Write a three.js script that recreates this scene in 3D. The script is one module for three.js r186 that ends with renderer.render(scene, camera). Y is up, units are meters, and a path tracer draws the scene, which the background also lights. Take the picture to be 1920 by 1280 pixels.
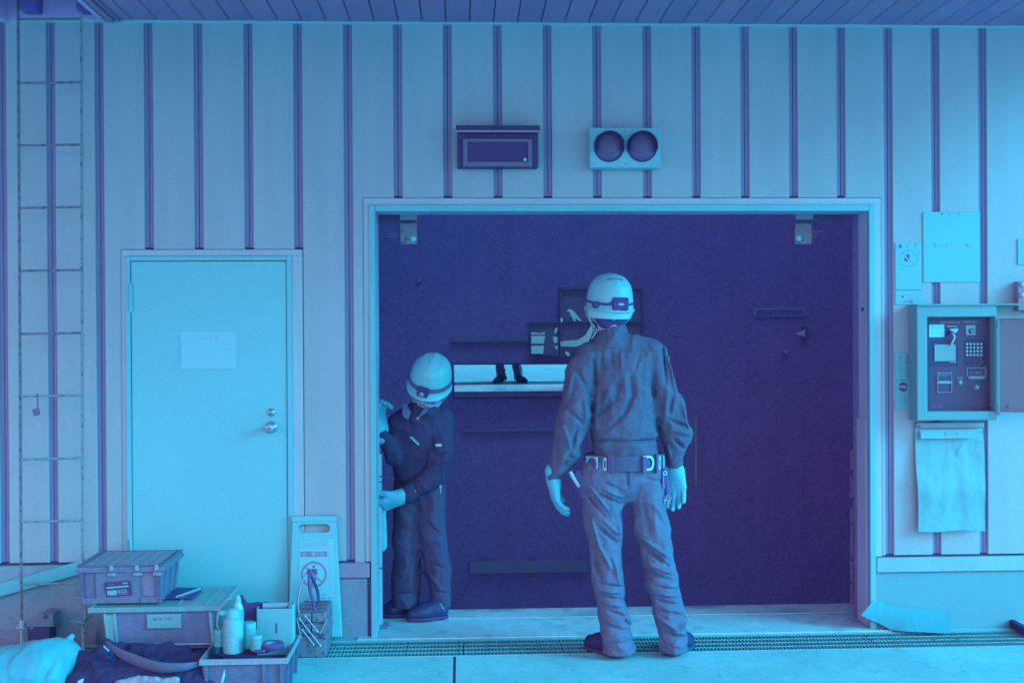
import * as THREE from 'three';
import { mergeGeometries } from 'three/addons/utils/BufferGeometryUtils.js';
import { RoundedBoxGeometry } from 'three/addons/geometries/RoundedBoxGeometry.js';
import { ImprovedNoise } from 'three/addons/math/ImprovedNoise.js';

// ---------- camera, sky, sun, exposure ----------
const PW = 1920, PH = 1280, FOC = 2175;
const scene = new THREE.Scene();
const camera = new THREE.PerspectiveCamera(2 * Math.atan(PH / 2 / FOC) * 180 / Math.PI, PW / PH, 0.05, 600);
camera.rotation.order = 'YXZ';
camera.position.set(0, 1.5, 5.8);
camera.rotation.set(-0.0046, -0.0436, -0.0055);
camera.updateMatrixWorld(true);
scene.add(camera);
const SUN = new THREE.Vector3(0.95, 0.44, 0.42).normalize();
const skyTex = (() => {
  const w = 512, h = 256, d = new Float32Array(w * h * 4);
  for (let j = 0; j < h; j++) for (let i = 0; i < w; i++) {
    const v = (j + 0.5) / h, u = (i + 0.5) / w, el = (v - 0.5) * Math.PI, az = (u - 0.5) * 2 * Math.PI;
    const x = Math.cos(el) * Math.cos(az), y = Math.sin(el), z = Math.cos(el) * Math.sin(az);
    const c = Math.max(0, x * SUN.x + y * SUN.y + z * SUN.z);
    const up = Math.max(0, y), glow = 0.4 + 1.5 * Math.pow(c, 1.4);
    const k = Math.pow(up, 0.55), o = (j * w + i) * 4, b = 1.25;
    const f = 1.2 - 0.42 * k; d[o] = b * f * (0.52 - 0.18 * k) * (1 - 0.8 * c); d[o + 1] = b * f * glow * (0.66 - 0.1 * k); d[o + 2] = b * f * glow * 0.9; d[o + 3] = 1;
  }
  const t = new THREE.DataTexture(d, w, h, THREE.RGBAFormat, THREE.FloatType);
  t.mapping = THREE.EquirectangularReflectionMapping; t.magFilter = t.minFilter = THREE.LinearFilter; t.needsUpdate = true;
  return t;
})();
scene.background = skyTex; scene.environment = skyTex;
const sun = new THREE.DirectionalLight(new THREE.Color().setRGB(0.03, 0.59, 0.88), 2.3);
sun.position.copy(SUN).multiplyScalar(30); sun.castShadow = true; sun.shadow.radius = 44;
sun.shadow.mapSize.set(2048, 2048);
Object.assign(sun.shadow.camera, { left: -12, right: 12, top: 12, bottom: -12, near: 1, far: 80 });
scene.add(sun); scene.add(sun.target);
const renderer = new THREE.WebGLRenderer({ antialias: true });
renderer.setSize(1024, 682);
renderer.toneMapping = THREE.LinearToneMapping;
renderer.toneMappingExposure = 2.08;
renderer.shadowMap.enabled = true;

// ---------- small tools ----------
let seed = 7;
const rnd = () => ((seed = (seed * 1664525 + 1013904223) >>> 0) / 4294967296);
const V = (x, y, z) => new THREE.Vector3(x, y, z);
const lerp = (a, b, t) => a + (b - a) * t, clamp = (x, a, b) => Math.min(b, Math.max(a, x));
// a point of the photograph carried out to the upright plane z, or to the level plane y
function ray(px, py) { return V((px - PW / 2) / FOC, -(py - PH / 2) / FOC, -1).applyQuaternion(camera.quaternion); }
function P(px, py, z) { const d = ray(px, py), t = (z - camera.position.z) / d.z; return d.multiplyScalar(t).add(camera.position); }
function G(px, py, y = 0) { const d = ray(px, py), t = (y - camera.position.y) / d.y; return d.multiplyScalar(t).add(camera.position); }
const mpp = z => (5.8 - z) / FOC;
function rect(px0, px1, py0, py1, z) {
  const mx = (px0 + px1) / 2, my = (py0 + py1) / 2;
  return { x0: P(px0, my, z).x, x1: P(px1, my, z).x, y0: P(mx, py1, z).y, y1: P(mx, py0, z).y };
}
const srgb = v => (v <= 0.04045 ? v / 12.92 : Math.pow((v + 0.055) / 1.055, 2.4));
const STOPS = [[0, 54, 47, 130], [0.25, 80, 82, 153], [0.5, 96, 128, 181], [0.75, 86, 163, 209], [1, 66, 184, 236]];
function duo(t) {
  t = clamp(t, 0, 1);
  let i = 0; while (i < STOPS.length - 2 && t > STOPS[i + 1][0]) i++;
  const a = STOPS[i], b = STOPS[i + 1], f = (t - a[0]) / (b[0] - a[0]);
  return [1, 2, 3].map(k => lerp(a[k], b[k], f));
}
const GAIN = [4.5, 1.55, 0.98];
function tone(t, g = 1) { const c = duo(t).map(v => srgb(v / 255)), q = clamp((0.42 - t) / 0.14, 0, 1), w = clamp((t - 0.6) / 0.25, 0, 1), lo = [lerp(1 + 0.02 * w, 0.82, q), lerp(1, 1.25, q), lerp(1, 1.0, q)]; return new THREE.Color().setRGB(...c.map((v, i) => Math.min(0.9, v * GAIN[i] * g * lo[i]))); }
const css = t => { const c = duo(t).map(Math.round); return `rgb(${c[0]},${c[1]},${c[2]})`; };

// tileable value noise
function tileNoise(n, cells, s, cells2 = cells) {
  let q = s * 7919 + 17; const r = () => ((q = (q * 1664525 + 1013904223) >>> 0) / 4294967296);
  const cx = cells, cy = cells2, g = new Float32Array(cx * cy); for (let i = 0; i < g.length; i++) g[i] = r();
  return (x, y) => {
    const fx = x / n * cx, fy = y / n * cy, ix = Math.floor(fx), iy = Math.floor(fy);
    let tx = fx - ix, ty = fy - iy; tx = tx * tx * (3 - 2 * tx); ty = ty * ty * (3 - 2 * ty);
    const at = (a, b) => g[((b % cy + cy) % cy) * cx + ((a % cx + cx) % cx)];
    return lerp(lerp(at(ix, iy), at(ix + 1, iy), tx), lerp(at(ix, iy + 1), at(ix + 1, iy + 1), tx), ty);
  };
}
function grayTex(n, fn, color = true) {
  const d = new Uint8Array(n * n * 4);
  for (let y = 0; y < n; y++) for (let x = 0; x < n; x++) {
    const v = Math.round(255 * clamp(fn(x, y), 0, 1)), o = (y * n + x) * 4;
    d[o] = d[o + 1] = d[o + 2] = v; d[o + 3] = 255;
  }
  const t = new THREE.DataTexture(d, n, n, THREE.RGBAFormat);
  t.wrapS = t.wrapT = THREE.RepeatWrapping; t.magFilter = THREE.LinearFilter; t.minFilter = THREE.LinearMipmapLinearFilter; t.generateMipmaps = true;
  if (color) t.colorSpace = THREE.SRGBColorSpace;
  t.needsUpdate = true; return t;
}
const N = 512, na = tileNoise(N, 5, 1), nb = tileNoise(N, 17, 2), nc = tileNoise(N, 64, 3), nd = tileNoise(N, 256, 4), ne = tileNoise(N, 512, 5), nf = tileNoise(N, 33, 6), nv = tileNoise(N, 44, 7, 5);
const TX = {
  paint: grayTex(N, (x, y) => 0.955 + 0.03 * (na(x, y) - 0.5) + 0.035 * (nv(x, y) - 0.5) + 0.02 * (nd(x, y) - 0.5) + 0.05 * (ne(x, y) - 0.5)),
  smooth: grayTex(N, (x, y) => 0.955 + 0.02 * (na(x, y) - 0.5) + 0.05 * (ne(x, y) - 0.5)),
  concrete: grayTex(N, (x, y) => 0.93 + 0.05 * (na(x, y) - 0.5) + 0.045 * (nb(x, y) - 0.5) + 0.04 * (nc(x, y) - 0.5) + 0.07 * (ne(x, y) - 0.5) - (nf(x, y) > 0.86 ? 0.05 : 0)),
  stain: grayTex(N, (x, y) => { const s = clamp((na(x, y) - 0.55) * 2.2, 0, 1), q = clamp((nb(x, y) - 0.6) * 2.2, 0, 1); return 0.95 - 0.16 * s - 0.12 * q - 0.08 * nc(x, y); }),
  dark: grayTex(N, (x, y) => 0.94 + 0.03 * (na(x, y) - 0.5) + 0.04 * (nb(x, y) - 0.5) + 0.05 * (nd(x, y) - 0.5) + 0.22 * (ne(x, y) - 0.5) + 0.04 * (nv(x, y) - 0.5)),
  plastic: grayTex(N, (x, y) => 0.9 + 0.07 * (nb(x, y) - 0.5) + 0.07 * (nc(x, y) - 0.5) + 0.08 * (ne(x, y) - 0.5) - (nf(x, y) > 0.86 ? 0.03 : 0)),
  cloth: grayTex(N, (x, y) => 0.9 + 0.05 * (nb(x, y) - 0.5) + 0.03 * (nc(x, y) - 0.5) + 0.1 * (((x + y) % 4) / 4 - 0.5) + 0.16 * (ne(x, y) - 0.5)),
  worn: grayTex(N, (x, y) => 0.9 - 0.45 * clamp((nb(x, y) - 0.56) * 3, 0, 1) * nc(x, y) - 0.1 * ne(x, y)),
};
const BX = {
  fine: grayTex(N, (x, y) => 0.5 + 0.3 * (ne(x, y) - 0.5) + 0.4 * (nc(x, y) - 0.5), false),
  wave: grayTex(N, (x, y) => 0.5 + 0.55 * (nb(x, y) - 0.5) + 0.35 * (na(x, y) - 0.5), false),
  weave: grayTex(N, (x, y) => 0.5 + 0.4 * (((x + y) % 6) / 6 - 0.5) + 0.3 * (nc(x, y) - 0.5) + 0.2 * (nb(x, y) - 0.5), false),
};
// material: t = tone along the picture's ink ramp, tex = grain, m = metres that one tile of the grain covers
const mats = new Map();
function M(t, o = {}) {
  const key = t + JSON.stringify(o); if (mats.has(key)) return mats.get(key);
  const p = { color: tone(t, o.g ?? 1), roughness: o.r ?? 0.6, metalness: o.metal ?? 0, side: o.side ?? THREE.FrontSide };
  if (o.c) p.color.setRGB(...['r', 'g', 'b'].map((k, i) => Math.min(0.9, p.color[k] * o.c[i])));
  if (o.tex) p.map = TX[o.tex];
  if (o.bump) { p.bumpMap = BX[o.bump]; p.bumpScale = o.bs ?? 0.002; }
  if (o.trans) { p.transmission = o.trans; p.thickness = 0; p.ior = 1.35; }
  p.specularIntensity = o.spec ?? 0.5;
  const m = new THREE.MeshPhysicalMaterial(p); m.userData.m = o.m ?? 0.6; mats.set(key, m); return m;
}
const tri = (g, s) => {                                  // metre uv by the main direction of each face
  const p = g.attributes.position, n = g.attributes.normal, u = new Float32Array(p.count * 2);
  for (let i = 0; i < p.count; i++) {
    const ax = Math.abs(n.getX(i)), ay = Math.abs(n.getY(i)), az = Math.abs(n.getZ(i)), x = p.getX(i), y = p.getY(i), z = p.getZ(i);
    const a = ax > ay && ax > az ? [z, y] : ay > az ? [x, z] : [x, y];
    u[i * 2] = a[0] / s + 0.37; u[i * 2 + 1] = a[1] / s + 0.11;
  }
  g.setAttribute('uv', new THREE.BufferAttribute(u, 2)); return g;
};
// ---------- things and parts ----------
const used = new Map(), base = new WeakMap();
function numbered(n) { const k = used.get(n) || 0; used.set(n, k + 1); return k ? `${n}_${String(k).padStart(3, '0')}` : n; }
function thing(name, label, category, pos = V(0, 0, 0), group) {
  const o = new THREE.Group(); o.name = numbered(name); o.position.copy(pos); base.set(o, pos.clone());
  o.userData = category ? { label, category } : { kind: label }; if (group) o.userData.group = group;
  scene.add(o); return o;
}
const structure = (name, pos) => thing(name, 'structure', null, pos);
function clean(g) {
  g = g.index ? g.toNonIndexed() : g;
  for (const k of Object.keys(g.attributes)) if (!['position', 'normal', 'uv'].includes(k)) g.deleteAttribute(k);
  if (!g.attributes.uv) g.setAttribute('uv', new THREE.BufferAttribute(new Float32Array(g.attributes.position.count * 2), 2));
  return g;
}
const join = a => a.length === 1 ? a[0] : mergeGeometries(a.map(clean));
// geometry is given in world metres; it is moved into the parent's frame
function part(name, geo, m, parent, label) {
  let g = Array.isArray(geo) ? join(geo) : geo;
  if (m.map || m.bumpMap) if (!m.userData.keepUV) tri(g, m.userData.m);
  const b = base.get(parent); g.translate(-b.x, -b.y, -b.z);
  const o = new THREE.Mesh(g, m); o.name = name; o.castShadow = o.receiveShadow = true; base.set(o, b);
  if (label) o.userData.label = label;
  parent.add(o); return o;
}
const stuff = o => { o.userData.kind = 'stuff'; return o; };
// ---------- shapes ----------
function box(x0, x1, y0, y1, z0, z1, r = 0) {
  const w = Math.abs(x1 - x0), h = Math.abs(y1 - y0), d = Math.abs(z1 - z0), q = Math.min(r, w / 2.05, h / 2.05, d / 2.05);
  const g = q > 0 ? new RoundedBoxGeometry(w, h, d, 1, q) : new THREE.BoxGeometry(w, h, d);
  return g.translate((x0 + x1) / 2, (y0 + y1) / 2, (z0 + z1) / 2);
}
function tube(pts, r, seg = 24, rad = 8, closed = false) { return new THREE.TubeGeometry(new THREE.CatmullRomCurve3(pts, closed, 'catmullrom', 0.5), seg, r, rad, closed); }
function rod(a, b, r, n = 10, r2 = r) {
  const d = b.clone().sub(a), g = new THREE.CylinderGeometry(r2, r, d.length(), n);
  return g.applyQuaternion(new THREE.Quaternion().setFromUnitVectors(V(0, 1, 0), d.normalize())).translate((a.x + b.x) / 2, (a.y + b.y) / 2, (a.z + b.z) / 2);
}
function lathe(pts, x, y, z, n = 28) { return new THREE.LatheGeometry(pts.map(p => new THREE.Vector2(p[0], p[1])), n).translate(x, y, z); }
function poly(pts, z0, depth, bevel = 0, holes = []) {   // upright outline [x, y] extruded from z0 forward
  const s = new THREE.Shape(pts.map(p => new THREE.Vector2(p[0], p[1])));
  for (const h of holes) s.holes.push(new THREE.Path(h.map(p => new THREE.Vector2(p[0], p[1]))));
  return new THREE.ExtrudeGeometry(s, { depth: depth - 2 * bevel, bevelEnabled: bevel > 0, bevelSize: bevel, bevelOffset: -bevel, bevelThickness: bevel, bevelSegments: 1, curveSegments: 10 }).translate(0, 0, z0 + bevel);
}
function frustum(b, t) {                                  // box between two level rectangles [x0,x1,z0,z1,y]
  const c = r => [V(r[0], r[4], r[3]), V(r[1], r[4], r[3]), V(r[1], r[4], r[2]), V(r[0], r[4], r[2])], B = c(b), T = c(t), p = [];
  const q = (a, b, c, d) => { for (const v of [a, b, c, a, c, d]) p.push(v.x, v.y, v.z); };
  for (let i = 0; i < 4; i++) { const j = (i + 1) % 4; q(B[i], B[j], T[j], T[i]); }
  q(T[0], T[1], T[2], T[3]); q(B[3], B[2], B[1], B[0]);
  const g = new THREE.BufferGeometry(); g.setAttribute('position', new THREE.Float32BufferAttribute(p, 3));
  g.setAttribute('uv', new THREE.Float32BufferAttribute(new Float32Array(p.length / 3 * 2), 2)); g.computeVertexNormals(); return g;
}
// field of joined tapered limbs -> one skin (surface nets)
const NZ = new ImprovedNoise();
function skin(f, lo, hi, h) {
  const nx = Math.ceil((hi.x - lo.x) / h) + 1, ny = Math.ceil((hi.y - lo.y) / h) + 1, nz = Math.ceil((hi.z - lo.z) / h) + 1;
  const v = new Float32Array(nx * ny * nz), id = new Int32Array(nx * ny * nz).fill(-1), at = (i, j, k) => (k * ny + j) * nx + i;
  for (let k = 0; k < nz; k++) for (let j = 0; j < ny; j++) for (let i = 0; i < nx; i++) v[at(i, j, k)] = f(lo.x + i * h, lo.y + j * h, lo.z + k * h);
  const pos = [], idx = [], off = [0, 1, nx, nx + 1, nx * ny, nx * ny + 1, nx * ny + nx, nx * ny + nx + 1];
  const E = [[0, 1], [2, 3], [4, 5], [6, 7], [0, 2], [1, 3], [4, 6], [5, 7], [0, 4], [1, 5], [2, 6], [3, 7]];
  for (let k = 0; k < nz - 1; k++) for (let j = 0; j < ny - 1; j++) for (let i = 0; i < nx - 1; i++) {
    const o = at(i, j, k); let m = 0; for (let c = 0; c < 8; c++) if (v[o + off[c]] < 0) m |= 1 << c;
    if (m === 0 || m === 255) continue;
    let x = 0, y = 0, z = 0, n = 0;
    for (const [a, b] of E) {
      const va = v[o + off[a]], vb = v[o + off[b]]; if ((va < 0) === (vb < 0)) continue;
      const t = va / (va - vb); n++;
      x += lerp(a & 1, b & 1, t); y += lerp(a >> 1 & 1, b >> 1 & 1, t); z += lerp(a >> 2, b >> 2, t);
    }
    id[o] = pos.length / 3; pos.push(lo.x + (i + x / n) * h, lo.y + (j + y / n) * h, lo.z + (k + z / n) * h);
  }
  const quad = (a, b, c, d, flip) => { if (a < 0 || b < 0 || c < 0 || d < 0) return; flip ? idx.push(a, c, b, a, d, c) : idx.push(a, b, c, a, c, d); };
  for (let k = 1; k < nz - 1; k++) for (let j = 1; j < ny - 1; j++) for (let i = 1; i < nx - 1; i++) {
    const o = at(i, j, k), s = v[o] < 0;
    if (s !== v[o + 1] < 0) quad(id[o], id[o - nx], id[o - nx - nx * ny], id[o - nx * ny], s === false);
    if (s !== v[o + nx] < 0) quad(id[o], id[o - nx * ny], id[o - 1 - nx * ny], id[o - 1], s === false);
    if (s !== v[o + nx * ny] < 0) quad(id[o], id[o - 1], id[o - 1 - nx], id[o - nx], s === false);
  }
  let vol = 0; const w = q => V(pos[q * 3], pos[q * 3 + 1], pos[q * 3 + 2]);
  for (let i = 0; i < Math.min(idx.length, 6e5); i += 3) { const a = w(idx[i]), b = w(idx[i + 1]), c = w(idx[i + 2]); vol += a.dot(b.cross(c)); }
  if (vol < 0) idx.reverse();
  const g = new THREE.BufferGeometry(); g.setAttribute('position', new THREE.Float32BufferAttribute(pos, 3)); g.setIndex(idx);
  g.setAttribute('uv', new THREE.Float32BufferAttribute(new Float32Array(pos.length / 3 * 2), 2)); g.computeVertexNormals(); return g;
}
const ridge = (x, y, z) => { const n = 1 - Math.abs(NZ.noise(x, y, z)) * 1.6; return n > 0 ? n * n * n : 0; };
const bone = (a, b, ra, rb, fz = 1, k = 0.03) => ({ a, b, ra, rb, fz, k });
function limbDist(B, x, y, z) {
  const { a, b, fz } = B, bx = b.x - a.x, by = b.y - a.y, bz = (b.z - a.z) / fz, qx = x - a.x, qy = y - a.y, qz = (z - a.z) / fz;
  const L = bx * bx + by * by + bz * bz, t = L < 1e-9 ? 0 : clamp((qx * bx + qy * by + qz * bz) / L, 0, 1);
  const dx = qx - bx * t, dy = qy - by * t, dz = qz - bz * t;
  return Math.sqrt(dx * dx + dy * dy + dz * dz) - lerp(B.ra, B.rb, t);
}
function limbs(list, x, y, z) {
  let d = 1e3;
  for (const B of list) { const e = limbDist(B, x, y, z), h = clamp(0.5 + 0.5 * (d - e) / B.k, 0, 1); d = d > 100 ? e : lerp(d, e, h) - B.k * h * (1 - h); }
  return d;
}
const crease = (a, b, w, amp, z0) => ({ a, b, w, amp, z0 });
function creases(list, x, y, z) {
  let s = 0;
  for (const c of list) {
    if (c.z0 !== undefined && z < c.z0) continue;
    const fl = c.z0 === undefined ? 1 : 0, bx = c.b.x - c.a.x, by = c.b.y - c.a.y, bz = (c.b.z - c.a.z) * fl, qx = x - c.a.x, qy = y - c.a.y, qz = (z - c.a.z) * fl;
    const t = clamp((qx * bx + qy * by + qz * bz) / (bx * bx + by * by + bz * bz + 1e-9), 0, 1);
    const d2 = (qx - bx * t) ** 2 + (qy - by * t) ** 2 + (qz - bz * t) ** 2, e = d2 / (c.w * c.w);
    if (e < 6) s += c.amp * Math.exp(-e) * (0.45 + 0.55 * Math.sin(Math.PI * clamp(t, 0.05, 0.95)));
  }
  return s;
}
function bounds(list, pad) {
  const lo = V(9, 9, 9), hi = V(-9, -9, -9);
  for (const B of list) for (const [q, r] of [[B.a, B.ra], [B.b, B.rb]]) { lo.min(V(q.x - r - pad, q.y - r - pad, q.z - r * B.fz - pad)); hi.max(V(q.x + r + pad, q.y + r + pad, q.z + r * B.fz + pad)); }
  return [lo, hi];
}
const xyz = (a, b, t) => a.clone().lerp(b, t);
// ---------- lettering ----------
function panel(w, h, px, draw) {                          // printed sheet texture, w x h metres
  const c = document.createElement('canvas'); c.width = Math.round(w * px); c.height = Math.round(h * px);
  const g = c.getContext('2d'); draw(g, c.width, c.height);
  const t = new THREE.CanvasTexture(c); t.colorSpace = THREE.SRGBColorSpace; t.anisotropy = 4; return t;
}
const printMats = [];
function printed(tex, r = 0.5, k = 0.72) {
  const m = new THREE.MeshStandardMaterial({ map: tex, roughness: r, color: new THREE.Color().setRGB(GAIN[0], GAIN[1], GAIN[2]).multiplyScalar(k) });
  m.userData.keepUV = true; return m;
}
const sheet = (x0, x1, y0, y1, z) => new THREE.PlaneGeometry(x1 - x0, y1 - y0).translate((x0 + x1) / 2, (y0 + y1) / 2, z);
const KJ = {
  点: '50,5 50,40|50,22 85,22|25,40 75,40 75,65 25,65 25,40|15,75 5,95|35,78 40,95|58,78 64,95|80,75 95,95',
  検: '5,28 42,28|24,5 24,95|24,35 5,65|24,40 40,58|70,5 45,30|70,5 98,30|55,30 85,30|52,42 88,42 88,62 52,62 52,42|70,30 70,62|70,62 48,95|70,62 96,95',
  中: '15,25 85,25 85,65 15,65 15,25|50,3 50,97',
  連: '8,10 18,22|5,38 20,38 14,75|5,80 25,82 60,95 98,95|35,15 95,15|40,28 90,28 90,58 40,58 40,28|40,43 90,43|32,70 98,70|65,3 65,85',
  絡: '25,3 10,25 30,25|35,15 8,45 40,45|25,45 25,95|10,60 5,85|38,60 45,80|60,5 45,30|58,15 88,15 45,55|58,25 98,52|55,60 90,60 90,92 55,92 55,60',
  合: '50,3 5,45|50,3 95,45|30,45 70,45|25,60 75,60 75,93 25,93 25,60',
  図: '10,8 90,8 90,93 10,93 10,8|30,22 38,40|50,18 56,36|72,22 35,80|32,45 75,82',
  注: '8,12 18,22|5,38 16,48|5,90 22,62|60,5 70,15|35,25 95,25|40,55 90,55|65,25 65,90|30,92 98,92',
  意: '50,0 50,12|15,14 85,14|35,18 40,30|65,18 60,30|8,32 92,32|25,40 75,40 75,62 25,62 25,40|25,51 75,51|15,75 8,92|32,72 38,92 70,92 75,80|52,70 58,80|80,72 90,88',
  工: '15,15 85,15|50,15 50,85|5,85 95,85',
  業: '38,5 38,25|62,5 62,25|15,25 85,25|25,38 75,38|10,50 90,50|20,62 80,62|5,74 95,74|50,25 50,97|45,76 10,95|55,76 90,95',
  カ: '10,30 85,30 75,90 60,85|48,5 40,50 10,95', ー: '8,50 92,50', ド: '35,5 35,95|35,38 80,60|65,10 72,25|82,5 90,20',
  リ: '28,10 28,60|72,8 72,55 40,95', ダ: '40,5 10,50|35,20 80,20 25,95|35,48 65,70|85,0 90,12',
  ヨ: '18,12 82,12 82,90 18,90|18,50 82,50', シ: '15,15 38,28|8,42 30,55|12,92 55,75 90,20', '!': '50,8 50,62|50,82 50,92',
  挿: '5,25 40,25|22,5 22,95|5,65 40,50|50,15 95,10|72,12 72,95|50,35 95,35 95,75 50,75 50,35|50,55 95,55',
  入: '40,8 55,10 50,40 5,95|52,35 95,95', 口: '15,15 85,15 85,88 15,88 15,15', ン: '12,18 38,34|10,90 55,75 92,22', セ: '8,45 92,30 70,55|38,8 38,80 48,92 90,92', キ: '15,30 85,25|8,62 92,56|45,5 58,97',
};
function kana(g, s, x, y, size, step, color, lw, vertical) {
  g.strokeStyle = color; g.lineWidth = lw; g.lineCap = 'round'; g.lineJoin = 'round';
  [...s].forEach((ch, i) => {
    const ox = vertical ? x : x + i * step, oy = vertical ? y + i * step : y;
    for (const st of (KJ[ch] || '50,45 50,55').split('|')) { g.beginPath(); st.trim().split(' ').forEach((p, k) => { const [a, b] = p.split(',').map(Number); k ? g.lineTo(ox + a / 100 * size, oy + b / 100 * size) : g.moveTo(ox + a / 100 * size, oy + b / 100 * size); }); g.stroke(); }
  });
}
function scribble(g, x, y, w, h, color, fill = 0.8) {     // a line of print too small to read
  g.fillStyle = color; let q = x; while (q < x + w * fill) { const cw = h * (0.35 + 0.5 * rnd()); if (rnd() > 0.15) { g.fillRect(q, y + h * 0.1 * rnd(), cw, h * 0.16); g.fillRect(q + cw * 0.4 * rnd(), y, h * 0.16, h * 0.9); if (rnd() > 0.4) g.fillRect(q, y + h * (0.5 + 0.3 * rnd()), cw, h * 0.16); } q += cw + h * 0.22; }
}
// ================= THE SETTING =================
const WTOP = P(960, 45.5, 0).y, SOF = WTOP + 0.004;
const OP = { x0: P(705.5, 800, 0).x, x1: P(1629.5, 760, 0).x, y1: P(1100, 396.5, 0).y };      // clear opening in the wall plane
const DR = { x0: P(237, 800, 0).x, x1: P(548, 700, 0).x, y1: P(390, 480, 0).y };              // door frame outside
const WX0 = -5.2, WX1 = 4.6, SX0 = -1.25, SX1 = 4.3, SZ = -5.9;

// ---- ground: one sheet with the drain channel, the slab joint and the lift pit cut out
const GZ0 = 0.055, GZ1 = 0.35, PITZ = -0.535, JX = G(852, 1250).x;
const ground = structure('ground');
{
  const s = new THREE.Shape([[-260, -260], [260, -260], [260, 260], [-260, 260]].map(p => new THREE.Vector2(...p)));
  const hole = (x0, x1, z0, z1) => s.holes.push(new THREE.Path([[x0, -z1], [x1, -z1], [x1, -z0], [x0, -z0]].map(p => new THREE.Vector2(...p))));
  hole(-5, 5, GZ0, GZ1); hole(JX - 0.0065, JX + 0.0065, GZ1 + 0.012, 5.2); hole(SX0 - 0.02, SX1 + 0.02, -6, PITZ);
  part('pavement_sheet', new THREE.ShapeGeometry(s).rotateX(-Math.PI / 2), M(0.96, { tex: 'concrete', g: 0.96, c: [1.4, 1, 0.96], r: 0.8, bump: 'fine', bs: 0.0012, m: 1.1, spec: 0.3 }), ground);
  part('slab_joint', box(JX - 0.02, JX + 0.02, -0.05, -0.006, GZ1 + 0.002, 5.21), M(0.3, { tex: 'plastic', r: 0.9, m: 0.2 }), ground);
  part('drain_channel', [box(-5.02, 5.02, -0.17, -0.15, GZ0 - 0.02, GZ1 + 0.02), box(-5.02, 5.02, -0.16, -0.003, GZ0 - 0.03, GZ0 - 0.002), box(-5.02, 5.02, -0.16, -0.003, GZ1 + 0.002, GZ1 + 0.03)], M(0.02, { r: 0.9, spec: 0.2 }), ground);
}
// ---- the lift shaft behind the opening

const shaft = structure('lift_shaft');
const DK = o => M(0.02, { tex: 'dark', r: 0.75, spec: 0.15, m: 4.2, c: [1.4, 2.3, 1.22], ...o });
{
  const T = 8, g = 2.95;
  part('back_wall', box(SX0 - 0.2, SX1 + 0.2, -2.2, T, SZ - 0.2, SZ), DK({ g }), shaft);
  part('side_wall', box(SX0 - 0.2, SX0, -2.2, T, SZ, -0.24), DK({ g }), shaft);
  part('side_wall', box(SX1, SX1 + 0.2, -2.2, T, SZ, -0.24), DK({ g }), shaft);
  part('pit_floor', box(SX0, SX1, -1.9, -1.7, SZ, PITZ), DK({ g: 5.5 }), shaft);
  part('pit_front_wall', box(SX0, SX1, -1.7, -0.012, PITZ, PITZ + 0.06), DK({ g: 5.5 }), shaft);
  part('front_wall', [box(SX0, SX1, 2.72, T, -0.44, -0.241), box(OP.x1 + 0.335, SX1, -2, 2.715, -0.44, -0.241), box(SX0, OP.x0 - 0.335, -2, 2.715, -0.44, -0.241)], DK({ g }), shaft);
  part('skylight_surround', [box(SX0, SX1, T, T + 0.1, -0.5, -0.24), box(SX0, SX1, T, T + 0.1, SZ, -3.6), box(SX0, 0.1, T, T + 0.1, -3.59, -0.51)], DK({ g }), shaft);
}
// ---- threshold plates in the doorway
const sill = structure('threshold');
{
  const zc = G(1150, 1158).z, st = M(0.93, { tex: 'stain', c: [2.2, 1.15, 1.15], r: 0.55, bump: 'wave', bs: 0.0015, m: 1.3 });
  const xs = [OP.x0 - 0.1, OP.x1 + 0.1];
  for (let i = 0; i < 1; i++) {
    part('sill_plate', box(xs[i] + 0.0015, xs[i + 1] - 0.0015, -0.004, 0.008, zc + 0.005, GZ0 - 0.004, 0.002), st, sill);
    part('sill_plate', box(xs[i] + 0.0015, xs[i + 1] - 0.0015, -0.004, 0.010, PITZ, zc - 0.004, 0.002), M(0.88, { tex: 'stain', c: [2.2, 1.15, 1.15], r: 0.5, bump: 'wave', bs: 0.002, m: 1.1 }), sill);
  }
  part('guide_slot', box(OP.x0 - 0.1, OP.x1 + 0.1, -0.02, 0.0015, zc - 0.006, zc + 0.007), M(0.03, { r: 0.8 }), sill);
}
// ---- the clad wall
const wall = thing('clad_wall', 'tall pale metal wall with vertical ribs around the wide dark doorway', 'wall');
const flashL = P(120, 1056, 0).y, flashM = P(665, 1053, 0).y, flashR = P(1780, 1041, 0).y;
const gx = [2, 94, 185, 277.5, 371, 465, 558, 652, 745.5, 839, 933, 1026.5, 1119.5, 1213.5, 1305.5, 1397, 1488, 1577.5, 1666, 1754.5, 1843].map(x => P(x, 210, 0).x);
{ const d = gx[1] - gx[0], e = gx[20] - gx[19]; for (let i = 0; i < 9; i++) gx.unshift(gx[0] - d); for (let i = 0; i < 5; i++) gx.push(gx[gx.length - 1] + e); }
const HW = 0.0215;
const flD = { x0: P(229, 800, 0).x, x1: P(568, 700, 0).x, y: P(390, 468, 0).y }, flO = { x0: P(683, 700, 0).x, x1: P(1653, 700, 0).x, y: P(1150, 371.5, 0).y };
const skinMat = ['A', 'B', 'C'].map((q, i) => M(0.56 + 0.006 * i, { tex: 'paint', c: [1.1, 1.32, 1.15], r: 0.55, m: 2.3, bump: 'wave', bs: 0.0009 }));
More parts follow.
